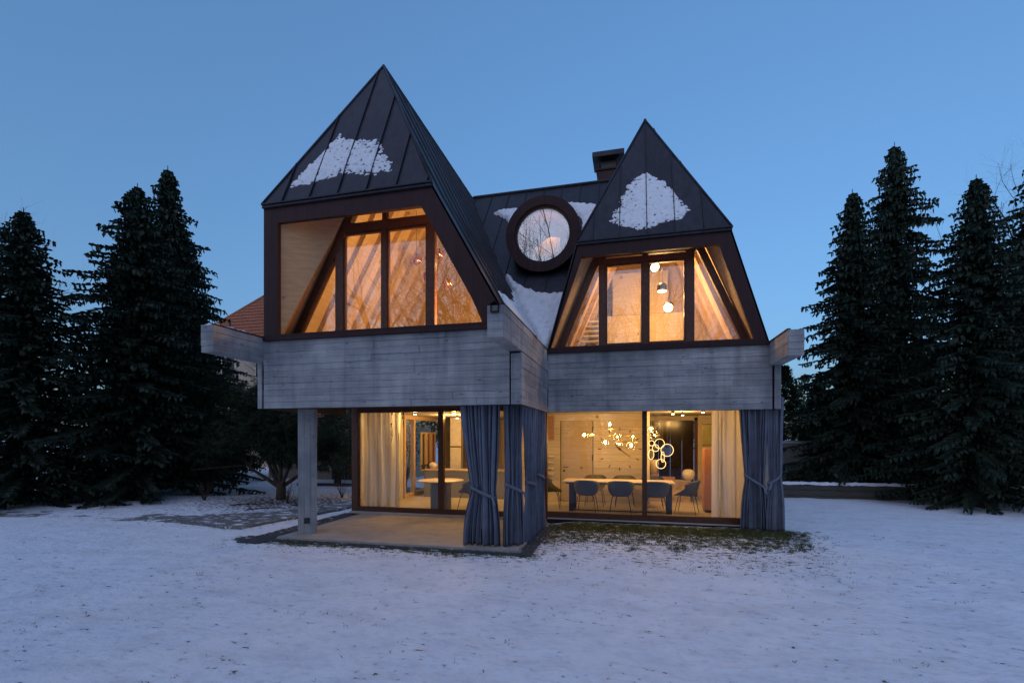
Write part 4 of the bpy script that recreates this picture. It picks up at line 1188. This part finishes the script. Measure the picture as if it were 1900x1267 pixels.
# right side of the dining room
sb = empty("sideboard", (.95, 14.6, 0))
tag(sb, "low veined stone sideboard behind the dining table", "sideboard")
box("stone_top", (-.50, .62), (-.22, .22), (.56, .61), M['stone'], sb, .005)
box("stone_body", (-.48, .60), (-.2, .2), (.0, .559), M['stone'], sb)
bx = box("storage_box", (.50, .70), (14.5, 14.68), (.612, .80), M['brick'], None, .006); tag(bx, "square terracotta box on the sideboard beside the partition", "box")
bx = box("storage_box", (.80, 1.15), (14.48, 14.68), (.612, .70), M['brick'], None, .006); tag(bx, "flat terracotta box in the middle of the sideboard", "box")
vs_ = lathe("vase", [(.08, 0), (.14, .05), (.17, .14), (.17, .22), (.12, .29), (.05, .31)], (1.52, 14.58, .612), M['white']); tag(vs_, "rounded white vase at the sideboard's right end", "vase")
pv = lathe("vase", [(.10, 0), (.11, .2), (.14, .28), (.13, .38)], (.58, 14.58, .802), M['white']); tag(pv, "tall pale pot standing on the square terracotta box", "vase")
cb = empty("cabinet", (1.78, 12.75, 0))
tag(cb, "tall narrow terracotta cabinet beside the right sheer curtain", "cabinet")
box("carcass", (-.10, .30), (-.2, .25), (.06, 1.55), M['redcab'], cb, .006)
box("cabinet_door", (-.09, .29), (-.215, -.202), (.075, 1.535), M['redcab'], cb, .004)
box("plinth", (-.08, .28), (-.17, .22), (.0, .06), M['black'], cb)
pt = empty("painting", (1.93, 13.6, 1.6)); tag(pt, "olive painting hanging above the terracotta cabinet", "painting")
box("canvas", (-.16, .3), (-.01, .02), (.02, .56), M['oliveart'], pt)
box("picture_frame", (-.18, .32), (-.02, -.011), (.0, .02), M['black'], pt); box("picture_frame", (-.18, .32), (-.02, -.011), (.56, .58), M['black'], pt)
pn = empty("brick_panel", (-2.35, 13.9, 0)); tag(pn, "terracotta panel hanging left of the plank door", "panel")
box("panel_body", (-.35, .12), (-.02, .005), (1.75, 2.45), M['brick'], pn)
for k in range(4): box("panel_rib", (-.35, .12), (-.03, -.021), (1.78 + k * .17, 1.93 + k * .17), M['brick'], pn)
sh_ = empty("wall_shelf", (-2.35, 13.9, 0)); tag(sh_, "pale stepped shelves on the wall left of the plank door", "shelf")
for k in range(4): box("shelf_board", (-.35, .12), (-.14, .01), (.75 + k * .17, .78 + k * .17), M['white'], sh_)
# wall clock: ticks and hands only
ck = empty("wall_clock", (-.37, 13.905, 1.50)); tag(ck, "frameless wall clock of loose dark hour marks and hands", "clock")
for k in range(12):
    t = R(30 * k); c_, s_ = math.cos(t), math.sin(t); a = Vector((s_, 0, c_)) * .52; b_ = Vector((s_, 0, c_)) * .60
    tube("hour_mark", [tuple(a + Vector((0, -.012, 0))), tuple(b_ + Vector((0, -.012, 0)))], .011, M['walnut'], ck, 6)
tube("minute_hand", [(0, -.03, 0), (.30, -.03, -.22)], [.014, .006], M['walnut'], ck, 6)
tube("hour_hand", [(0, -.028, 0), (-.12, -.028, .12)], [.016, .010], M['walnut'], ck, 6)
lathe("clock_hub", [(.03, -.005), (.03, .02)], (0, 0, 0), M['walnut'], ck).rotation_euler = (R(90), 0, 0)

# chandelier of clear globes on brass rods
cdl = empty("chandelier", (-.4, 12.35, 0))
tag(cdl, "branching brass chandelier with clear globe lamps over the dining table", "chandelier")
CX, CY = -.4, 12.35
def crod(p, q, r=.008): tube("rod", [(p[0] - CX, p[1] - CY, p[2]), (q[0] - CX, q[1] - CY, q[2])], r, M['brass'], cdl, 6)
crod((-1.08, 12.35, 1.87), (.62, 12.35, 1.87)); crod((-.81, 12.33, 2.03), (.12, 12.33, 2.03))
crod((-.75, 12.33, 2.03), (-.75, 12.33, 2.5), .004); crod((.05, 12.33, 2.03), (.05, 12.33, 2.5), .004)
crod((-.55, 12.34, 2.03), (-.55, 12.34, 1.87)); crod((-.02, 12.34, 2.03), (-.02, 12.34, 1.87)); crod((-.45, 12.36, 1.72), (.1, 12.36, 1.70)); crod((-.25, 12.36, 1.87), (-.25, 12.36, 1.71))
box("ceiling_rose", (-.55, .65), (-.05, .05), (2.475, 2.499), M['brass'], cdl)
GL = [(-1.20, 12.35, 1.87, .11), (-.99, 12.28, 1.90, .06), (-.57, 12.30, 2.12, .12), (-.39, 12.40, 1.84, .13), (-.68, 12.36, 1.67, .12), (-.33, 12.30, 1.66, .09), (-.05, 12.35, 1.60, .15), (-.01, 12.42, 1.84, .08), (.42, 12.35, 2.02, .10), (.50, 12.40, 1.88, .12)]
for k, (x, y, z, r) in enumerate(GL):
    g = sphere("globe", (x - CX, y - CY, z), r, M['bulbglass'], cdl, 20, 12)
    sphere("bulb", (x - CX, y - CY, z), .019 if r > .07 else .013, M['bulb'], g, 12, 8)
    if k % 2 == 0: point("globe_light", (x - CX, y - CY, z - .05), 16, .05, WARM, cdl)
# ring lamps cluster
rl = empty("ring_lamp", (.6, 12.5, 0)); tag(rl, "cluster of glowing glass discs hanging at the table's right end", "lamp")
for k, (x, z, r, a) in enumerate([(.63, 1.67, .115, 0), (.81, 1.51, .15, 10), (.71, 1.34, .13, 68), (.66, 1.17, .115, -10), (.44, 1.68, .065, 0), (.54, 1.56, .085, 20), (.43, 1.40, .12, 55)]):
    V, F = [], []
    pts = [((r) * math.cos(2 * math.pi * q / 28), 0, r * math.sin(2 * math.pi * q / 28)) for q in range(29)]
    tube_data(pts, .0055, 6, V, F, False)
    o = mk("glow_ring", V, F, M['ringlight'], rl, True); o.location = (x - .6, .02 * (k % 3), z); o.rotation_euler = (0, 0, R(a))
    n_ = 28
    d_ = mk("glass_disc", [(p[0] * .93, -.012, p[2] * .93) for p in pts[:-1]] + [(p[0] * .93, .012, p[2] * .93) for p in pts[:-1]], [tuple(range(n_)), tuple(range(2 * n_ - 1, n_ - 1, -1))], M['bulbglass'], rl); d_.location = o.location; d_.rotation_euler = o.rotation_euler
    tube("wire", [(x - .6, .02 * (k % 3), z + r), (x - .6, .02 * (k % 3), 2.5)], .002, M['brass'], rl, 4)
# ceiling spots
def spot(x, y, z, label, watts, grp):
    s = empty("ceiling_spot", (x, y, z)); tag(s, label, "spotlight", grp)
    lathe("housing", [(.035, .0), (.04, .02), (.04, .09)], (0, 0, -.045), M['black'], s, 16)
    lathe("lens", [(.030, -.008), (.032, .0)], (0, 0, -.047), M['bulb'], s, 14)
    point("spot_light", (0, 0, -.12), watts, .04, WARM, s)
GS = "ceiling spotlights"
spot(.96, 12.75, 2.455, "left of the three lit ceiling spots over the dining window", 34, GS)
spot(1.26, 13.5, 2.455, "middle of the three lit ceiling spots over the dining window", 34, GS)
spot(1.60, 12.2, 2.455, "right ceiling spot nearest the sheer curtain", 34, GS)
spot(-4.30, 11.3, 2.455, "lit ceiling spot close behind the left patio window", 34, GS)
spot(-5.5, 13.6, 2.455, "left ceiling spot above the kitchen island", 34, GS)
spot(-5.15, 13.8, 2.455, "middle ceiling spot above the kitchen island", 34, GS)
spot(-4.85, 13.7, 2.455, "right ceiling spot above the kitchen island", 34, GS)
spot(-5.4, 11.4, 2.455, "lit ceiling spot beside the left sheer curtain", 40, GS)

# pendants in the lofts
def copper_pendant(x, y, z, r, label, top):
    p = empty("copper_pendant", (x, y, z)); tag(p, label, "lamp", "copper glass pendants in the left loft")
    sphere("glass_shade", (0, 0, 0), r, M['copperglass'], p, 18, 12, (1, 1, .88))
    lathe("cap", [(.02, r * .85), (.025, r * .95), (.012, r * 1.15)], (0, 0, 0), M['black'], p, 12)
    tube("cord", [(0, 0, r), (0, 0, top - z)], .005, M['black'], p, 5)
copper_pendant(-4.70, 10.0, 5.78, .12, "largest copper glass pendant in the left loft's window", 6.88)
copper_pendant(-4.16, 10.0, 5.86, .11, "upper right copper glass pendant partly behind the mullion", 6.88)
copper_pendant(-4.54, 10.2, 5.46, .12, "lower copper glass pendant beside the right mullion in the left loft", 6.88)
copper_pendant(-3.97, 10.0, 5.19, .10, "lowest copper glass pendant in the left loft's right pane", 6.5)
# linear lamp on the loft's right slope lights the left loft
lf = empty("track_lamp", (-3.55, 10.3, 5.35)); tag(lf, "slim track lamp on the right slope inside the left loft", "lamp")
box("track", (.17, .20), (-1.6, 1.6), (.0, .03), M['black'], lf)
for k in range(3):
    box("track_head", (.09, .165), (-1.3 + k * 1.1, -1.2 + k * 1.1), (-.06, .02), M['black'], lf)
    point("track_light", (.02, -1.25 + k * 1.1, -.1), 22, .06, WARM_UP, lf)
wl_ = empty("wall_lamp", (-2.70, 8.72, 3.99)); tag(wl_, "small wall lamp on the right slope close to the left loft window", "lamp")
lathe("lamp_base", [(.05, 0), (.05, .02)], (.10, 0, -.05), M['black'], wl_, 16)
sphere("lamp_globe", (0, 0, 0), .05, M['disc'], wl_, 14, 10)
tube("lamp_arm", [(.10, 0, -.03), (.05, 0, -.03), (0, 0, -.03)], .008, M['black'], wl_, 6)
point("wall_lamp_light", (-.07, 0, .04), 310, .05, WARM_UP, wl_)
def drum_pendant(x, y, z, tilt, label, lit):
    p = empty("drum_pendant", (x, y, z)); tag(p, label, "lamp", "drum pendants in the right loft")
    b_ = lathe("drum", [(.085, .0), (.11, .01), (.115, .14), (.05, .20), (.02, .21)], (0, 0, 0), M['black'], p, 24)
    d_ = lathe("diffuser", [(.095, -.012), (.10, .0)], (0, 0, 0), M['disc'], p, 24)
    for o in (b_, d_): o.rotation_euler = tilt
    tube("cord", [(0, 0, .2), (0, 0, 6.75 - z)], .005, M['black'], p, 5)
    point("pendant_light", (0, -.05, -.16), 66, .08, WARM_UP, p)
drum_pendant(.50, 12.0, 5.86, (R(-62), 0, R(22)), "uppermost lit drum pendant in the right loft window", True)
drum_pendant(.66, 12.0, 5.28, (R(0), 0, 0), "black drum pendant pointing down between its two lit neighbours", True)
drum_pendant(.80, 12.0, 4.88, (R(-58), 0, R(-5)), "lowest lit drum pendant in the right loft window", True)

# ------------------------------------------------------------------ vegetation and neighbours
def mesh_only(name, V, F, mat, smooth=False):
    me = bpy.data.meshes.new(name); me.from_pydata([tuple(v) for v in V], [], F); me.update(); me.materials.append(mat)
    if smooth:
        for p in me.polygons: p.use_smooth = True
    return me

def clump(V, F, c, r, n, rg, w=.010, up=.25):
    """a tuft of needles radiating from one point"""
    for _ in range(n):
        d = Vector((rg.gauss(0, 1), rg.gauss(0, 1), rg.gauss(up, .8)))
        if d.length < .01: continue
        d.normalize(); s = d.cross(Vector((rg.gauss(0, 1), rg.gauss(0, 1), rg.gauss(0, 1)))).normalized() * w
        b0 = len(V); tip = c + d * r * rg.uniform(.6, 1.1); m = c + d * r * .45
        V += [c, m + s, tip, m - s]; F.append((b0, b0 + 1, b0 + 2, b0 + 3))

def spruce_mesh(H, Rm, seed):
    rg = random.Random(seed); V, F = [], []; TV, TF = [], []
    tube_data([(0, 0, -.1), (0, 0, H * .5), (0, 0, H)], [H * .018, H * .011, .01], 8, TV, TF)
    z = H * .05; lev = 0
    while z < H * .985:
        f = 1 - z / H
        L = (Rm * (f ** .8) * (1 - .25 * max(0, .12 - z / H) / .12) + .03) * rg.uniform(.82, 1.15)
        nb = 5 + int(5 * f)
        for k in range(nb):
            t = 2 * math.pi * (k + rg.uniform(-.3, .3)) / nb + lev * .7
            l = L * rg.uniform(.45, 1.15)
            if rg.random() < .08: continue
            dr = Vector((math.cos(t), math.sin(t), 0)); side = Vector((-dr.y, dr.x, 0))
            pts = []
            for q in range(5):
                s = q / 4; pts.append(Vector((0, 0, z)) + dr * (l * s) + Vector((0, 0, l * (.10 * s - .62 * s * s + .34 * s ** 3))))
            tube_data(pts, [.02 * f + .006, .016 * f + .005, .012 * f + .004, .006, .003], 4, TV, TF, False)
            st = max(5, int(l / .10))
            for q in range(st):
                s = (q + .6) / st; i = min(3, int(s * 4)); p = pts[i].lerp(pts[i + 1], s * 4 - i)
                tl = (.16 + .30 * l * .35 * (1 - s)) * rg.uniform(.7, 1.2) * (.3 + .7 * min(1, f * 5))
                for sg in (-1, 1):
                    d = (dr * .75 + side * sg * rg.uniform(.6, 1.1) + Vector((0, 0, rg.uniform(-.35, .05)))).normalized()
                    w = side.cross(d).normalized() * .0 + d.cross(Vector((rg.gauss(0, .35), rg.gauss(0, .35), 1))).normalized() * (.045 + .035 * rg.random())
                    b0 = len(V); m = p + d * tl * .5; e = p + d * tl
                    V += [p, m + w, e, m - w]; F.append((b0, b0 + 1, b0 + 2, b0 + 3))
                    w2 = d.cross(w).normalized() * .04
                    b0 = len(V); V += [p, m + w2, e, m - w2]; F.append((b0, b0 + 1, b0 + 2, b0 + 3))
                    if rg.random() < .75:
                        g = p + d * tl * rg.uniform(.3, .8); dn = Vector((rg.gauss(0, .3), rg.gauss(0, .3), -1)).normalized() * rg.uniform(.12, .26)
                        b0 = len(V); V += [g, g + dn * .5 + w * .7, g + dn, g + dn * .5 - w * .7]; F.append((b0, b0 + 1, b0 + 2, b0 + 3))
        z += (.075 + .15 * f) * H / 11; lev += 1
    return mesh_only("trunk", TV, TF, M['bark'], True), mesh_only("crown", V, F, M['needle2'])

SPR = [spruce_mesh(11, 3.1, 1), spruce_mesh(11, 2.6, 2), spruce_mesh(11, 3.6, 3)]
def spruce(x, y, h, v, rz, label):
    r = empty("spruce_tree", (x, y, -.15), rz); wx = .82 + .45 * ((x * 7.31 + y * 3.17) % 1.0); r.scale = (h / 11 * wx, h / 11 * wx * 1.05, h / 11)
    for nm, me in zip(("trunk", "crown"), SPR[v]): link(bpy.data.objects.new(nm, me), r)
    return tag(r, label, "tree", "dark spruces round the garden")
spruce(-15.2, 12.0, 10.0, 0, .3, "dark spruce, left foreground one of the garden's left-hand group")
spruce(-17.5, 15.0, 12.5, 1, 1.9, "tallest dark spruce of the garden's left-hand group")
spruce(-16.8, 10.0, 8.5, 2, 2.7, "broad low spruce at the garden's far left edge")
spruce(-20.3, 18.0, 12.0, 2, 4.1, "dark spruce nearest the tiled neighbour roof")
spruce(7.3, 19.0, 10.5, 1, .8, "dark spruce closest to the house's right corner")
spruce(8.9, 15.6, 9.0, 0, 2.2, "dark spruce, front one of the right-hand group")
spruce(9.9, 22.0, 13.5, 2, 3.3, "tallest dark spruce of the right-hand group")
spruce(11.6, 17.5, 11.0, 1, 5.0, "dark spruce at the garden's far right edge")

def pine_shrub(x, y, seed, blobs, label, n=1300, stem=.14):
    rg = random.Random(seed); V, F, TV, TF = [], [], [], []
    for (cx, cy, cz, rx, rz_) in blobs:
        k = int(n * rx * rx * rz_ / sum(b[3] * b[3] * b[4] for b in blobs))
        for _ in range(k):
            d = Vector((rg.gauss(0, 1), rg.gauss(0, 1), rg.gauss(0, 1))).normalized() * (rg.random() ** .38)
            c = Vector((cx + d.x * rx, cy + d.y * rx, cz + d.z * rz_)) * 1.0
            if fbm(c.x * 1.3, c.y * 1.3, c.z * 1.3 + seed, 2) < -.18: continue
            clump(V, F, c, rg.uniform(.10, .20), 22, rg, .008)
        base = Vector((rg.uniform(-.06, .06), rg.uniform(-.06, .06), .35)); e = Vector((cx, cy, cz))
        tube_data([base, base.lerp(e, .5) + Vector((0, 0, -.12)), e], [stem * .5, stem * .32, .012], 6, TV, TF, False)
        for _ in range(7):
            q = e + Vector((rg.gauss(0, .5) * rx, rg.gauss(0, .5) * rx, rg.gauss(0, .4) * rz_)); tube_data([base.lerp(e, .55), q], [.025, .006], 4, TV, TF, False)
    tube_data([(0, 0, -.2), (.02, 0, .25), (0, .02, .5)], [stem * 1.1, stem, stem * .8], 9, TV, TF)
    r = empty("pine_shrub", (x, y, -.05))
    link(bpy.data.objects.new("trunk", mesh_only("trunk", TV, TF, M['bark'], True)), r)
    link(bpy.data.objects.new("crown", mesh_only("crown", V, F, M['needle'])), r)
    return tag(r, label, "shrub")
pine_shrub(-10.4, 12.6, 3, [(-.9, .2, 1.9, 1.35, .95), (.5, .1, 1.75, 1.15, .85), (1.3, .4, 1.5, .9, .7), (-.2, .3, 2.9, 1.1, .8), (-1.9, .0, 1.6, 1.0, .8), (-1.3, .5, 3.0, .9, .7)], "broad dark pine shrub with bent trunk behind the corner column", 5200)
pine_shrub(-13.9, 13.4, 8, [(0, 0, 1.7, 1.5, 1.1), (-1.0, .2, 2.3, 1.2, 1.0), (.9, .3, 2.6, 1.1, .9), (.2, 0, 3.5, .9, .8)], "dense dark pine shrub at the left edge of the path", 4200)
pine_shrub(-11.4, 17.0, 13, [(0, 0, 2.0, 1.3, 1.2), (1.2, 0, 1.7, 1.0, 1.0), (-1.2, 0, 2.4, 1.2, 1.1)], "dark shrub standing before the beige garage wall", 2400)

def leafy_bush(x, y, h, rad, seed, label, mat, n=2600):
    rg = random.Random(seed); V, F, TV, TF = [], [], [], []
    for k in range(11):
        t = rg.uniform(0, 6.28); e = Vector((math.cos(t) * rad * rg.uniform(.3, .9), math.sin(t) * rad * rg.uniform(.3, .9), h * rg.uniform(.6, 1)))
        tube_data([(0, 0, -.1), e * .5 + Vector((0, 0, .12 * h)), e], [.025, .015, .005], 5, TV, TF, False)
    for _ in range(n):
        d = Vector((rg.gauss(0, 1), rg.gauss(0, 1), rg.gauss(0, 1))).normalized() * (rg.random() ** .4)
        c = Vector((d.x * rad, d.y * rad, h * .6 + d.z * h * .42))
        if fbm(c.x * 1.6, c.y * 1.6, c.z * 1.6 + seed, 2) < -.1: continue
        a = Vector((rg.gauss(0, 1), rg.gauss(0, 1), rg.gauss(-.3, .6))).normalized(); s = a.cross(Vector((rg.gauss(0, 1), rg.gauss(0, 1), 1))).normalized()
        l, w = rg.uniform(.07, .13), rg.uniform(.018, .03); b0 = len(V)
        V += [c, c + a * l * .5 + s * w, c + a * l, c + a * l * .5 - s * w]; F.append((b0, b0 + 1, b0 + 2, b0 + 3))
    r = empty("leafy_bush", (x, y, -.05))
    link(bpy.data.objects.new("stem", mesh_only("stem", TV, TF, M['bark'])), r)
    link(bpy.data.objects.new("foliage", mesh_only("foliage", V, F, M[mat])), r)
    return tag(r, label, "bush")
leafy_bush(-9.5, 15.2, 2.75, 1.25, 4, "olive green leafy bush showing between column and window", 'leaf')
leafy_bush(-8.0, 16.0, 2.9, .9, 6, "leafy bush growing close to the house's left wall", 'leaf', 1800)

def twig_plant(x, y, h, seed, label, n=14):
    rg = random.Random(seed); V, F = [], []
    for _ in range(n):
        t = rg.uniform(0, 6.28); s = rg.uniform(.1, .5) * h; e = Vector((math.cos(t) * s, math.sin(t) * s, h * rg.uniform(.5, 1)))
        m = e * .5 + Vector((rg.gauss(0, .04), rg.gauss(0, .04), .08 * h))
        tube_data([(0, 0, -.05), m, e], [.007, .005, .002], 4, V, F, False)
        for k in range(2):
            q = m.lerp(e, rg.random()); tube_data([q, q + Vector((rg.gauss(0, .12), rg.gauss(0, .12), .15)) * h], [.004, .0015], 3, V, F, False)
    o = mk("bare_twigs", V, F, M['bark'])
    o.location = (x, y, -.06); return tag(o, label, "twigs", "leafless garden twigs")
twig_plant(-8.95, 13.6, .55, 1, "leafless twigs in the snow just right of the column")
twig_plant(-8.75, 14.9, .65, 2, "leafless twigs in the snow beside the left window frame")
twig_plant(-12.4, 11.8, .6, 3, "leafless trailing twigs under the pine shrub's left side", 20)
twig_plant(-9.7, 12.0, .6, 4, "leafless upright twigs right of the pine shrub's trunk")

# bare trees; a grove of them behind the viewer shows in the window reflections
def bare_tree_mesh(H, seed):
    rg = random.Random(seed); V, F = [], []
    def grow(p, d, L, r, lev):
        n = 4 if lev < 2 else 3
        pts = [p]; q = p.copy(); dd = d.copy()
        for k in range(n):
            dd = (dd + Vector((rg.gauss(0, .13), rg.gauss(0, .13), rg.gauss(.05, .1)))).normalized(); q = q + dd * (L / n); pts.append(q.copy())
        rad = [r * (1 - .62 * k / n) for k in range(n + 1)]
        tube_data(pts, rad, (8, 6, 4, 3, 3)[lev], V, F, False)
        if lev >= 4: return
        kids = (11, 7, 6, 4)[lev]
        for k in range(kids):
            s = rg.uniform(.28 if lev == 0 else .2, 1.0); i = min(n - 1, int(s * n)); b = pts[i].lerp(pts[i + 1], s * n - i)
            ax = dd.cross(Vector((rg.gauss(0, 1), rg.gauss(0, 1), rg.gauss(0, 1)))).normalized()
            nd = (Matrix.Rotation(R(rg.uniform(25, 58)), 3, ax) @ dd).normalized(); nd.z += .12; nd.normalize()
            grow(b, nd, L * rg.uniform(.38, .62), r * (1 - .62 * s) * .5, lev + 1)
    grow(Vector((0, 0, -.2)), Vector((0, 0, 1)), H * .72, H * .017, 0)
    return mesh_only("trunk_and_branches", V, F, M['bark'], True)
BT = [bare_tree_mesh(12, 5), bare_tree_mesh(12, 9)]
def bare_tree(x, y, h, v, rz, label, grp):
    o = bpy.data.objects.new("bare_tree", BT[v]); o.location = (x, y, -.2); o.rotation_euler = (0, 0, rz); o.scale = (h / 12,) * 3
    return tag(link(o), label, "tree", grp)
k = 0
for x, y, h in ((-20, -9, 14), (-15.5, -12, 16), (-12, -8, 13), (-8.0, -11, 15.5), (-7.0, -13, 15), (-4.9, -7, 15), (-5.8, -9, 16.5), (-2.5, -14, 12), (.8, -11, 10), (3.5, -13, 11.5), (7, -10, 10), (-24, -13, 13), (-17.5, -16, 14), (-13.8, -10, 15), (-18.2, -11, 15), (-10.2, -11, 14), (-1.0, -10, 14), (1.8, -13, 15), (-3.2, -12, 15), (-10, -18, 14), (-1, -19, 14.5), (5, -19, 14)):
    bare_tree(x, y, h, k % 2, k * 1.3, "leafless tree of the grove mirrored in the house windows", "leafless grove facing the house"); k += 1
for k, (x, y, h, v) in enumerate(((-13.2, -14, 8, 0), (-18.5, -15, 9, 1), (-10.3, -16, 9.5, 1), (.3, -15, 8, 0), (4.0, -14, 8.5, 2))):
    spruce(x, y, h, v, k * .9, "dark spruce of the grove mirrored in the house windows")["group"] = "spruces of the grove facing the house"
bare_tree(-23.5, 12.5, 11.5, 1, 2.2, "leafless tree among the spruces at the far left", "leafless trees beside the house")
bare_tree(13.0, 20.5, 12.0, 0, 3.7, "leafless tree among the spruces at the far right", "leafless trees beside the house")
# far-off woodland all round
def far_wood():
    rg = random.Random(55); V, F = [], []
    for k in range(170):
        t = rg.uniform(0, 6.283); r = rg.uniform(62, 95); h = rg.uniform(6, 13); w = h * rg.uniform(.16, .3); x, y = r * math.cos(t), r * math.sin(t)
        for _ in range(150):
            z = rg.random() ** .8 * h; q = w * (1 - z / h) + .2; a = rg.uniform(0, 6.283)
            clump(V, F, Vector((x + q * math.cos(a) * rg.random() ** .4, y + q * math.sin(a), z)), .8, 2, rg, .22, -.2)
    return tag(mk("distant_wood", V, F, M['needle']), "dark far-off woodland along the horizon", "wood", kind="stuff")
far_wood()
bare_tree(-19.5, 27, 9.4, 0, .4, "leafless tree rising behind the tiled neighbour roof", None)

# neighbour's tiled house on the left
nb = empty("neighbour_house", (-24, 26, 2.7)); tag(nb, "neighbouring house with an orange clay tile roof at the left", "house")
def tiled(name, O, U, Vv, polyfn, nu, nv, parent):
    """rolled clay tiles: scalloped across, stepped up the slope, one mass"""
    O, U, Vv = Vector(O), Vector(U), Vector(Vv); N = U.cross(Vv).normalized()
    P_, F_ = [], []
    sub = 6
    for j in range(nv):
        for e in (0, 1):
            v = (j + e * 1.06) / nv
            lo, hi = polyfn(min(1, v))
            for i in range(nu * sub + 1):
                u = lo + (hi - lo) * i / (nu * sub)
                h = .045 * abs(math.sin(math.pi * u * nu)) + (.05 if e == 0 else .0)
                P_.append(O + U * u + Vv * v + N * h)
    m = nu * sub + 1
    for j in range(nv):
        for i in range(m - 1):
            a = 2 * j * m + i; F_.append((a, a + 1, a + m + 1, a + m))
        if j:
            for i in range(m - 1):
                a = (2 * j - 1) * m + i; F_.append((a, a + 1, a + m + 1, a + m))
    o = mk(name, P_, F_, M['terra'], parent, False); o["kind"] = "stuff"; return o
box("wall", (-3.2, 6.2), (.3, 8), (-3.0, 5.6), M['render'], nb)
tiled("roof_tiles", (-4.2, -.4, 5.4), (11, 0, 0), (0, 5.2, 5.6), lambda v: (.40 * v, 1 - .05 * v), 44, 20, nb)
V = [(-4.2, -.4, 5.4), (-4.2, 9.8, 5.4), (.2, 4.8, 11.0)]
mk("roof_hip", [(-4.2, -.4, 5.4), (.2, 4.8, 11.0), (-4.2, 10, 5.4)], [(0, 1, 2)], M['terra'], nb)
tube("hip_tiles", [(-4.2, -.42, 5.45), (.2, 4.8, 11.05)], .09, M['terra'], nb, 8)
for x in (-2.2, .4, 3.0):
    wn_ = box("window", (x, x + 1.1), (.24, .32), (3.0, 4.4), M['white'], nb); box("window_pane", (x + .08, x + 1.02), (.22, .238), (3.08, 4.32), M['darkwall'], wn_)
ga = empty("garage", (-13.5, 19.2, 0)); tag(ga, "low beige rendered garage with clay tile edge behind the shrubs", "garage")
box("wall", (-3, 3.4), (0, 4), (-.2, 2.35), M['render'], ga)
tiled("roof_tiles", (-3.2, -.25, 2.36), (6.8, 0, 0), (0, 3, 1.0), lambda v: (0, 1), 30, 6, ga)
gt = empty("garden_gate", (-12.75, 18.6, 0)); tag(gt, "weathered timber garden gate leaning by the garage wall", "gate")
for k in range(6): box("gate_board", (k * .16, k * .16 + .13), (0, .03), (.02, 1.12 + .04 * (k % 2)), M['timber'], gt)
for z in (.25, .85): box("gate_rail", (-.03, .98), (.032, .07), (z, z + .09), M['timber'], gt)
bed = prism("bed_edging", [(-12.8, 16.4), (-8.4, 16.9), (-8.4, 17.05), (-12.8, 16.55)], -.2, .05, M['timber'], None, 'xy'); tag(bed, "low timber edging along the snowy bed before the garage", "edging")
# fallen branches on the soil under the shrub
rg = random.Random(31)
for k, (x, y, a, l, lab) in enumerate(((-9.6, 10.4, .25, 1.0, "fallen stick lying beside the path below the shrub"), (-10.6, 10.9, .4, .8, "fallen stick left of the trunk on the thin snow"), (-9.0, 11.3, .9, .7, "fallen stick on the bare soil near the column"))):
    V, F = [], []
    p = Vector((x, y, -.02)); d = Vector((math.cos(a), math.sin(a), .03)) * l
    tube_data([p, p + d * .5 + Vector((.03, .02, .03)), p + d], [.018, .014, .005], 5, V, F)
    tube_data([p + d * .5, p + d * .7 + Vector((.05, .12, .06))], [.009, .003], 4, V, F)
    tag(mk("fallen_stick", V, F, M['bark']), lab, "stick", "sticks on the ground")

# right edge: thuja hedge plants, grey wall, low bed wall with snow
def thuja_mesh(seed):
    rg = random.Random(seed); V, F, TV, TF = [], [], [], []
    for _ in range(1000):
        z = rg.random() ** .9 * 4.4; rr = .85 * (1 - (z / 4.6) ** 2.2) + .05; t = rg.uniform(0, 6.28); q = rr * rg.random() ** .35
        clump(V, F, Vector((q * math.cos(t), q * math.sin(t), z + .1)), rg.uniform(.12, .22), 12, rg, .018, .6)
    tube_data([(0, 0, -.2), (0, 0, 4.2)], [.07, .01], 6, TV, TF)
    return mesh_only("trunk", TV, TF, M['bark']), mesh_only("foliage", V, F, M['needle'])
TH = [thuja_mesh(3), thuja_mesh(4)]
for k, (x, dy, sc) in enumerate(((4.6, 0, .95), (5.8, .2, 1.05), (7.0, 0, .9), (8.2, .3, 1.1), (9.5, .1, 1.0), (10.8, .2, .92), (12.1, 0, 1.08), (13.5, .2, 1.0))):
    r = empty("thuja", (x, 21.2 + dy, -.1), k * 1.1); r.scale = (sc, sc, sc)
    for nm, me in zip(("trunk", "foliage"), TH[k % 2]): link(bpy.data.objects.new(nm, me), r)
    tag(r, ("dark thuja nearest the house's right corner" if k == 0 else ["second", "third", "fourth", "fifth", "sixth", "seventh", "last"][k - 1] + " dark thuja from the house along the right boundary"), "thuja", "thujas along the right boundary")
gwl = empty("garden_wall", (3.5, 19.6, 0)); tag(gwl, "grey rendered garden wall behind the house's right corner", "wall")
box("wall_body", (0, 13), (0, .22), (-.2, 1.62), M['path'], gwl); box("wall_coping", (-.05, 13.05), (-.04, .26), (1.621, 1.70), M['conc'], gwl)
bwl = empty("bed_wall", (3.4, 16.6, 0)); tag(bwl, "low timber bed wall capped with snow at the right", "wall")
for k in range(3): box("sleeper", (0, 9), (0, .2), (-.12 + k * .17, .045 + k * .17), M['timber'], bwl, .01)
snow_patch((0, 0, .40), (1, 0, 0), (0, 1, 0), [(3.4, 16.62), (12.4, 16.62), (12.4, 16.8), (3.4, 16.8)], .06, "snow lying along the low timber bed wall", None, .06, 33)
